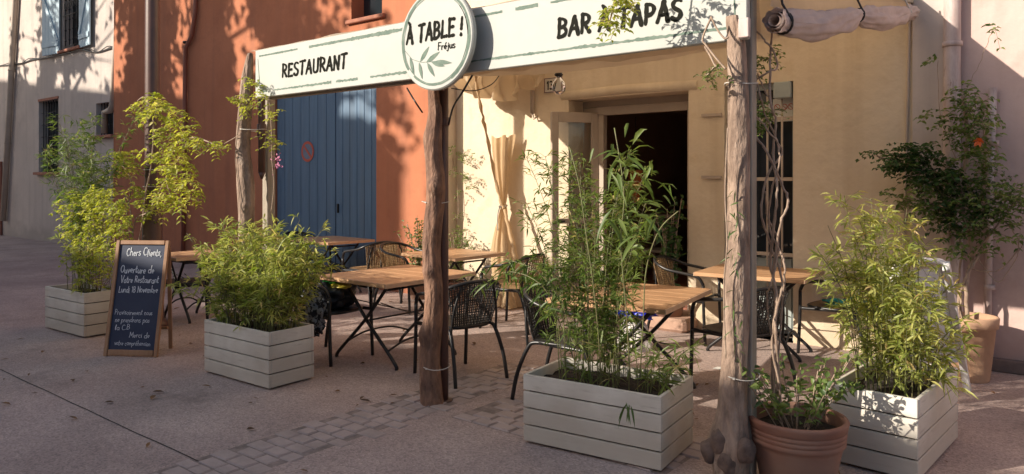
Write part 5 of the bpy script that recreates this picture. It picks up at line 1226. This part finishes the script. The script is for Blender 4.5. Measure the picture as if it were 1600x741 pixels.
make_table('wooden bistro table in front of the blue door', (-8.62, 6.62), R(-4), 1.02, .78)
make_table('wooden bistro table by the lit wall at the curtain', (-5.9, 6.28), R(-3), .88, .82)
make_table('wooden bistro table partly hidden behind the chalkboard', G(300, 397, .74), R(-2), .70, .70)

# ================================================================== CHAIRS  (face local +x)
def chair_meshes():
    P = {}
    def hoop(s0=0): return [(.25, -.25, .58), (.20, -.262, .655), (.06, -.272, .685), (-.10, -.272, .71), (-.22, -.235, .755), (-.29, -.13, .79), (-.31, 0, .80), (-.29, .13, .79), (-.22, .235, .755), (-.10, .272, .71), (.06, .272, .685), (.20, .262, .655), (.25, .25, .58)]
    b = MB(); b.tube(cr_curve(hoop(), 4), .0155, 8); P['arm_frame'] = b
    L_ = []
    for s_ in (-1, 1):
        b = MB(); b.tube(cr_curve([(.27, s_ * .25, 0), (.255, s_ * .25, .3), (.25, s_ * .25, .58)], 4), .0155, 8); L_.append(b)
        b = MB(); b.tube(cr_curve([(-.34, s_ * .245, 0), (-.30, s_ * .235, .2), (-.225, s_ * .215, .385), (-.16, s_ * .21, .43), (.02, s_ * .22, .425), (.25, s_ * .25, .42)], 5), .0155, 8)
        b.tube(cr_curve([(-.225, s_ * .215, .39), (-.25, s_ * .20, .58), (-.275, s_ * .15, .77)], 4), .010, 7); L_.append(b)
    P['leg'] = L_
    b = MB()
    def seat(u, v, z):
        a = u * 2 * math.pi; c_, s_ = math.cos(a), math.sin(a); k = (abs(c_) ** 3.2 + abs(s_) ** 3.2) ** (-1 / 3.2)
        return Vector((.01 + c_ * k * .225 * v, s_ * k * .222 * v, z - .012 * (1 - v * v)))
    b.grid(lambda u, v: seat(u, v, .448), 32, 8); b.grid(lambda u, v: seat(u, 1, .448 - .03 * v), 32, 2); b.grid(lambda u, v: seat(u, 1 - v, .418), 32, 6); P['seat'] = b
    b = MB(); r = [seat(k / 32, 1.03, .436) for k in range(33)]; b.tube(r, .0125, 7, caps=False); P['seat_rail'] = b
    b = MB()
    def bk(u, v):
        y = (u - .5) * 2; hw = .185 + .065 * v; xx = -.215 - .085 * v + .05 * abs(y) ** 2.2 * (.4 + .6 * v); zt = .79 - .04 * abs(y) ** 2
        return Vector((xx, y * hw, .44 + (zt - .44) * v))
    for i in range(25): b.tube([bk(i / 24, v / 6) + Vector((.003 * (i % 2), 0, 0)) for v in range(7)], .0052, 4, caps=False)
    for j in range(17): b.tube([bk(u / 12, j / 17 + .02) for u in range(13)], .0042, 4, caps=False)
    P['backrest'] = b
    return P
CM = chair_meshes()
CH = {}
def make_chair(tone):
    wk = M['wicker_black'] if tone == 'black' else M['wicker_tan']
    root = thing('bistro_chair', 'x', 'chair')
    for k, b in CM.items():
        if k == 'leg':
            for l_ in b: l_.build('leg', M['iron'], root)
        else: b.build(k, M['iron'] if k in ('arm_frame', 'seat_rail') else wk, root)
    return root
def dup(root):
    r = root.copy(); COL.objects.link(r)
    for ch in list(root.children):
        c_ = ch.copy(); COL.objects.link(c_); c_.parent = r
    return r
def chair(tone, c, deg, label, group=None):
    if tone not in CH: CH[tone] = make_chair(tone); r = CH[tone]
    else: r = dup(CH[tone])
    r.location = (c[0], c[1], 0); r.rotation_euler = (0, 0, R(deg)); r['label'] = label; r['group'] = 'wicker terrace chairs'; return r
def by_feet(near, far, tone, deg, label, foot):   # foot: local xy of the leg whose foot stands at pixel `near`
    p = G(*near); a = R(deg); f_ = Vector(foot); off = Vector((f_.x * math.cos(a) - f_.y * math.sin(a), f_.x * math.sin(a) + f_.y * math.cos(a), 0))
    return chair(tone, p - off, deg, label)
c1 = by_feet((517, 573), None, 'black', 5, 'black wicker chair carrying a black bag and grey jacket left of the middle table', (.27, -.25))
c2 = by_feet((712, 609), None, 'black', 166, 'black wicker chair seen from behind just right of the middle trunk post', (-.34, .245))
c3 = by_feet((800, 625), None, 'black', 8, 'black wicker chair left of the table behind the front planter', (-.34, -.245))
ch4 = by_feet((1079, 598), None, 'black', 158, 'black wicker chair partly behind the right trunk post facing left', (.27, .25))
c5 = by_feet((1247, 552), None, 'tan', 172, 'honey wicker chair with a teal cloth on its seat beside the right bamboo', (.27, .25))
c6 = by_feet((1102, 541), None, 'tan', 6, 'honey wicker chair left of the table near the barred door', (.27, -.25))
c7 = chair('tan', (-7.45, 6.35), 176, 'honey wicker chair right of the table at the blue door')
c8 = chair('tan', (-6.70, 6.30), 4, 'honey wicker chair left of the table at the curtain')
c9 = chair('tan', (-4.98, 6.25), 185, 'honey wicker chair in front of the curtain right of its table')
c10 = chair('black', (-9.25, 6.65), 2, 'black wicker chair left of the table at the blue door behind the bamboo bush')
c11 = chair('black', G(285, 500), 60, 'black wicker chair beyond the chalkboard under the farthest left table')

# things lying on the chairs and under the table
a1 = R(5); cc = Vector(c1.location)
rot = lambda x, y, z, r=c1: Matrix.Rotation(r.rotation_euler.z, 4, 'Z') @ Vector((x, y, z)) + Vector(r.location)
b = MB(); b.blob(rot(-.02, .02, .56), (.22, .20, .13), 3, .5, 18, 2.2); b.blob(rot(-.12, .0, .64), (.13, .17, .10), 6, .5, 14, 2.2)
tag(b.build('black_bag', M['bag']), 'black bag heaped on the chair left of the middle table', 'bag')
b = MB(); b.blob(rot(-.02, -.20, .46), (.17, .075, .14), 9, .9, 18, 3); b.blob(rot(.03, -.23, .35), (.12, .05, .10), 11, .8, 14, 3)
tag(b.build('jacket', M['jacket']), 'grey and black patterned jacket hanging over the bag chair side', 'jacket')
b = MB(); b.blob(rot(.05, -.03, .70), (.11, .07, .022), 4, .5, 12, 3); o = b.build('green_pouch', M['green']); tag(o, 'bright green pouch on top of the black bag', 'pouch')
b = MB(); b.blob(rot(.16, -.03, .655), (.09, .08, .022), 5, .5, 12, 3); o = b.build('yellow_pouch', M['yellow']); tag(o, 'yellow pouch beside the green one on the black bag', 'pouch')
rr5 = lambda x, y, z: Matrix.Rotation(c5.rotation_euler.z, 4, 'Z') @ Vector((x, y, z)) + Vector(c5.location)
b = MB(); b.blob(rr5(-.06, .02, .475), (.15, .10, .032), 14, .8, 16, 3); b.blob(rr5(-.16, .04, .50), (.07, .08, .045), 15, .8, 12, 3)
tag(b.build('teal_cloth', M['teal']), 'teal cloth lying on the honey wicker chair seat', 'cloth')
q = G(990, 545); bg = thing('shopping_bag', 'white bag with a bright blue top standing on the ground behind the front table', 'bag', q)
b = MB()
def bagf(u, v):
    a = u * 2 * math.pi; k = 1 - .45 * v ** 1.5; n_ = 1 + .25 * noise.noise(Vector((math.cos(a) * 2, math.sin(a) * 2, v * 3)))
    return Vector((math.cos(a) * .17 * k * n_, math.sin(a) * .12 * k * n_, .27 * v))
b.grid(bagf, 28, 12); b.build('bag_body', M['whitebag'], bg)
b = MB(); b.blob((0, 0, .36), (.20, .11, .055), 3, .8, 16, 3.2); b.build('blue_liner', M['bluebag'], bg)
b = MB(); q = G(1127, 577); b.add([q + Vector(p) for p in ((-.06, -.04, .006), (.07, -.03, .006), (.06, .05, .012), (-.05, .04, .006))], [(0, 1, 2, 3)])
b.add([q + Vector(p) for p in ((-.06, -.04, .004), (.07, -.03, .004), (.06, .05, .010), (-.05, .04, .004))], [(3, 2, 1, 0)]); tag(b.build('paper_sheet', M['paper']), 'small sheet of white paper on the ground below the chair behind the right trunk', 'paper')

# ================================================================== CURTAIN
cu = W(786, 325, 7.22); cur = thing('curtain', 'cream curtain gathered with a tie in front of the lit cream wall', 'curtain', (cu.x, cu.y, 0))
b = MB()
def curt(u, v):
    z = 2.14 * (1 - v) + .30 * v; tz = 1.26; k = abs(z - tz)
    hw = .045 + (.155 * min(1, k / .85) ** .85 if z > tz else .13 * min(1, k / .6) ** .9)
    cx = cu.x + (-.02 + .02 * (z - tz) if z > tz else -.04 * min(1, k / .6))
    a = (u - .5) * 2; fold = math.sin(a * 5 + z * .8) * .022 * (hw / .18 + .2) + .008 * math.sin(a * 17 + z * 3)
    return Vector((cx + a * hw + .012 * math.sin(z * 6), cu.y + fold, z + (.02 * math.cos(a * 7) if v == 0 else 0)))
b.grid(curt, 60, 60); put(b.build('drape', M['curtain']), cur)
b = MB()
tw = cr_curve([W(742, 112, 6.75), W(748, 150, 6.85), W(757, 195, 6.95), W(768, 250, 7.02), W(780, 305, 7.06), W(787, 326, 7.06)], 8)
b.tube([jit(p, .004) for p in tw], [.018 + .006 * math.sin(i * 1.3) for i in range(len(tw))], 9)
tw = cr_curve([W(788, 328, 7.06), W(796, 360, 7.04), W(804, 395, 7.02), W(812, 440, 6.98)], 8); b.tube([jit(p, .003) for p in tw], [.018 + .02 * i / len(tw) for i in range(len(tw))], 9)
put(b.build('twisted_edge', M['curtain']), cur)
b = MB()
def pile(u, v):
    a = u * 2 * math.pi; r = .06 + .24 * v ** .8; f_ = 1 + .25 * math.sin(a * 5) * v + .1 * math.sin(a * 11)
    return Vector((cu.x + .06 + math.cos(a) * r * f_, cu.y - .02 + math.sin(a) * r * f_ * .7, .36 * (1 - v) + .02 + .03 * math.sin(a * 7) * (1 - v)))
b.grid(pile, 60, 14); put(b.build('gathered_hem', M['curtain']), cur)
b = MB(); b.tube([Vector((cu.x + .05 * math.cos(a), cu.y + .045 * math.sin(a), 1.26 + .01 * math.sin(a))) for a in [k * math.pi / 8 for k in range(17)]], .012, 6, caps=False)
b.tube(cr_curve([(cu.x - .03, cu.y - .03, 1.25), (cu.x - .06, cu.y - .04, 1.12), (cu.x - .05, cu.y - .04, .95)], 4), .008, 5); put(b.build('tie', M['cord']), cur)
# the crumpled top of the curtain bunched under the canvas roof
b = MB()
def bunch(u, v):
    x = -6.45 + 1.2 * u; zb = 2.80 - .18 * math.sin(u * math.pi * 1.0) - .07 * abs(math.sin(u * 8)); z = 3.02 + (zb - 3.02) * v
    return Vector((x, 7.12 - .25 * math.sin(v * 2.5) * (1 - u) + .08 * math.sin(u * 26 + v * 4) + .05 * math.sin(u * 60), z))
b.grid(bunch, 110, 16); put(b.build('bunched_top', M['canvas']), cur)

# ================================================================== white A frame board behind the right planter
e0, e1 = G(1368, 560), G(1500, 608)
ez = thing('easel_board', 'white painted A frame board standing behind the right planter', 'easel', ((e0.x + e1.x) / 2, (e0.y + e1.y) / 2, 0))
tpz = 1.02; T0 = W(1395, 418, 5.45); T1 = W(1478, 412, 5.75)
b = MB()
F1 = G(1512, 612); F0 = G(1385, 640)
b.bar(T1, F1, .045, .035); b.bar(T0 + Vector((.02, 0, 0)), F0, .045, .035)
b.tube(cr_curve([T0 - Vector((0, 0, .16)), T0 - Vector((0, 0, .03)), T0 + Vector((.05, .01, .02)), (T0 + T1) / 2 + Vector((0, 0, .03)), T1 + Vector((-.03, 0, .01)), T1 - Vector((0, 0, .05))], 5), .022, 8)
put(b.build('front_frame', M['easel']), ez)
b = MB(); R1 = F1 + Vector((-.25, .75, 0)); R0 = F0 + Vector((-.05, .85, 0)); b.bar(T1, R1, .045, .035); b.bar(T0, R0, .045, .035); put(b.build('rear_frame', M['easel']), ez)
b = MB()
def ep(u, v): return (T0.lerp(T1, u)).lerp(F0.lerp(F1, u), .03 + .72 * v) + Vector((0, .03, 0))
b.grid(ep, 4, 4, False); b.grid(lambda u, v: ep(1 - u, v) + Vector((0, .012, 0)), 4, 4, False); put(b.build('panel', M['easel']), ez)

# ================================================================== inside the door
q = W(993, 290, 8.6); ls = thing('wicker_lampshade', 'orange wicker shade hanging inside the dark doorway', 'lamp shade', q)
b = MB(); b.lathe([(.11, .20), (.075, -.05), (.05, -.17), (.06, -.22)], n=24); b.build('shade', M['lampshade'], ls)
b = MB(); b.tube([(0, 0, .2), (0, 0, .9)], .005, 6); b.build('cord', M['iron'], ls)
q = W(1030, 400, 9.4); q.z = .15; stl = thing('bar_stool', 'pale slatted chair inside the dark doorway', 'chair', q)
b = MB(); b.box((0, 0, .45), (.40, .40, .04), bev=.01); b.build('seat', M['enamel'], stl)
for sx in (-1, 1):
    for sy in (-1, 1): b = MB(); b.tube([(sx * .18, sy * .18, 0), (sx * .17, sy * .17, .44)], .016, 8); b.build('leg', M['enamel'], stl)
b = MB()
for s_ in (-1, 1): b.tube([(s_ * .17, .18, .45), (s_ * .17, .2, .92)], .016, 8)
for z in (.6, .72, .84, .92): b.box((0, .2, z), (.34, .02, .05))
b.build('backrest', M['enamel'], stl)

# fallen leaves
def dead_leaves():
    r_ = random.Random(5); b = MB()
    for k in range(150):
        x, y = r_.uniform(-9, 0), r_.uniform(1.8, 6.8); a = r_.uniform(0, 6.28)
        b.leaf((x, y, .008), (math.cos(a), math.sin(a), .1), r_.uniform(.03, .09), r_.uniform(.01, .04), up=(0, 0, 1), tint=r_.random(), droop=0)
    tag(b.build('fallen_leaves', mat('dry_leaf_litter', (.26, .13, .05), (.08, .045, .025), rough=.8, scale=3)), kind='stuff', cat='leaves', label='dry fallen leaves scattered over the terrace ground')
dead_leaves()
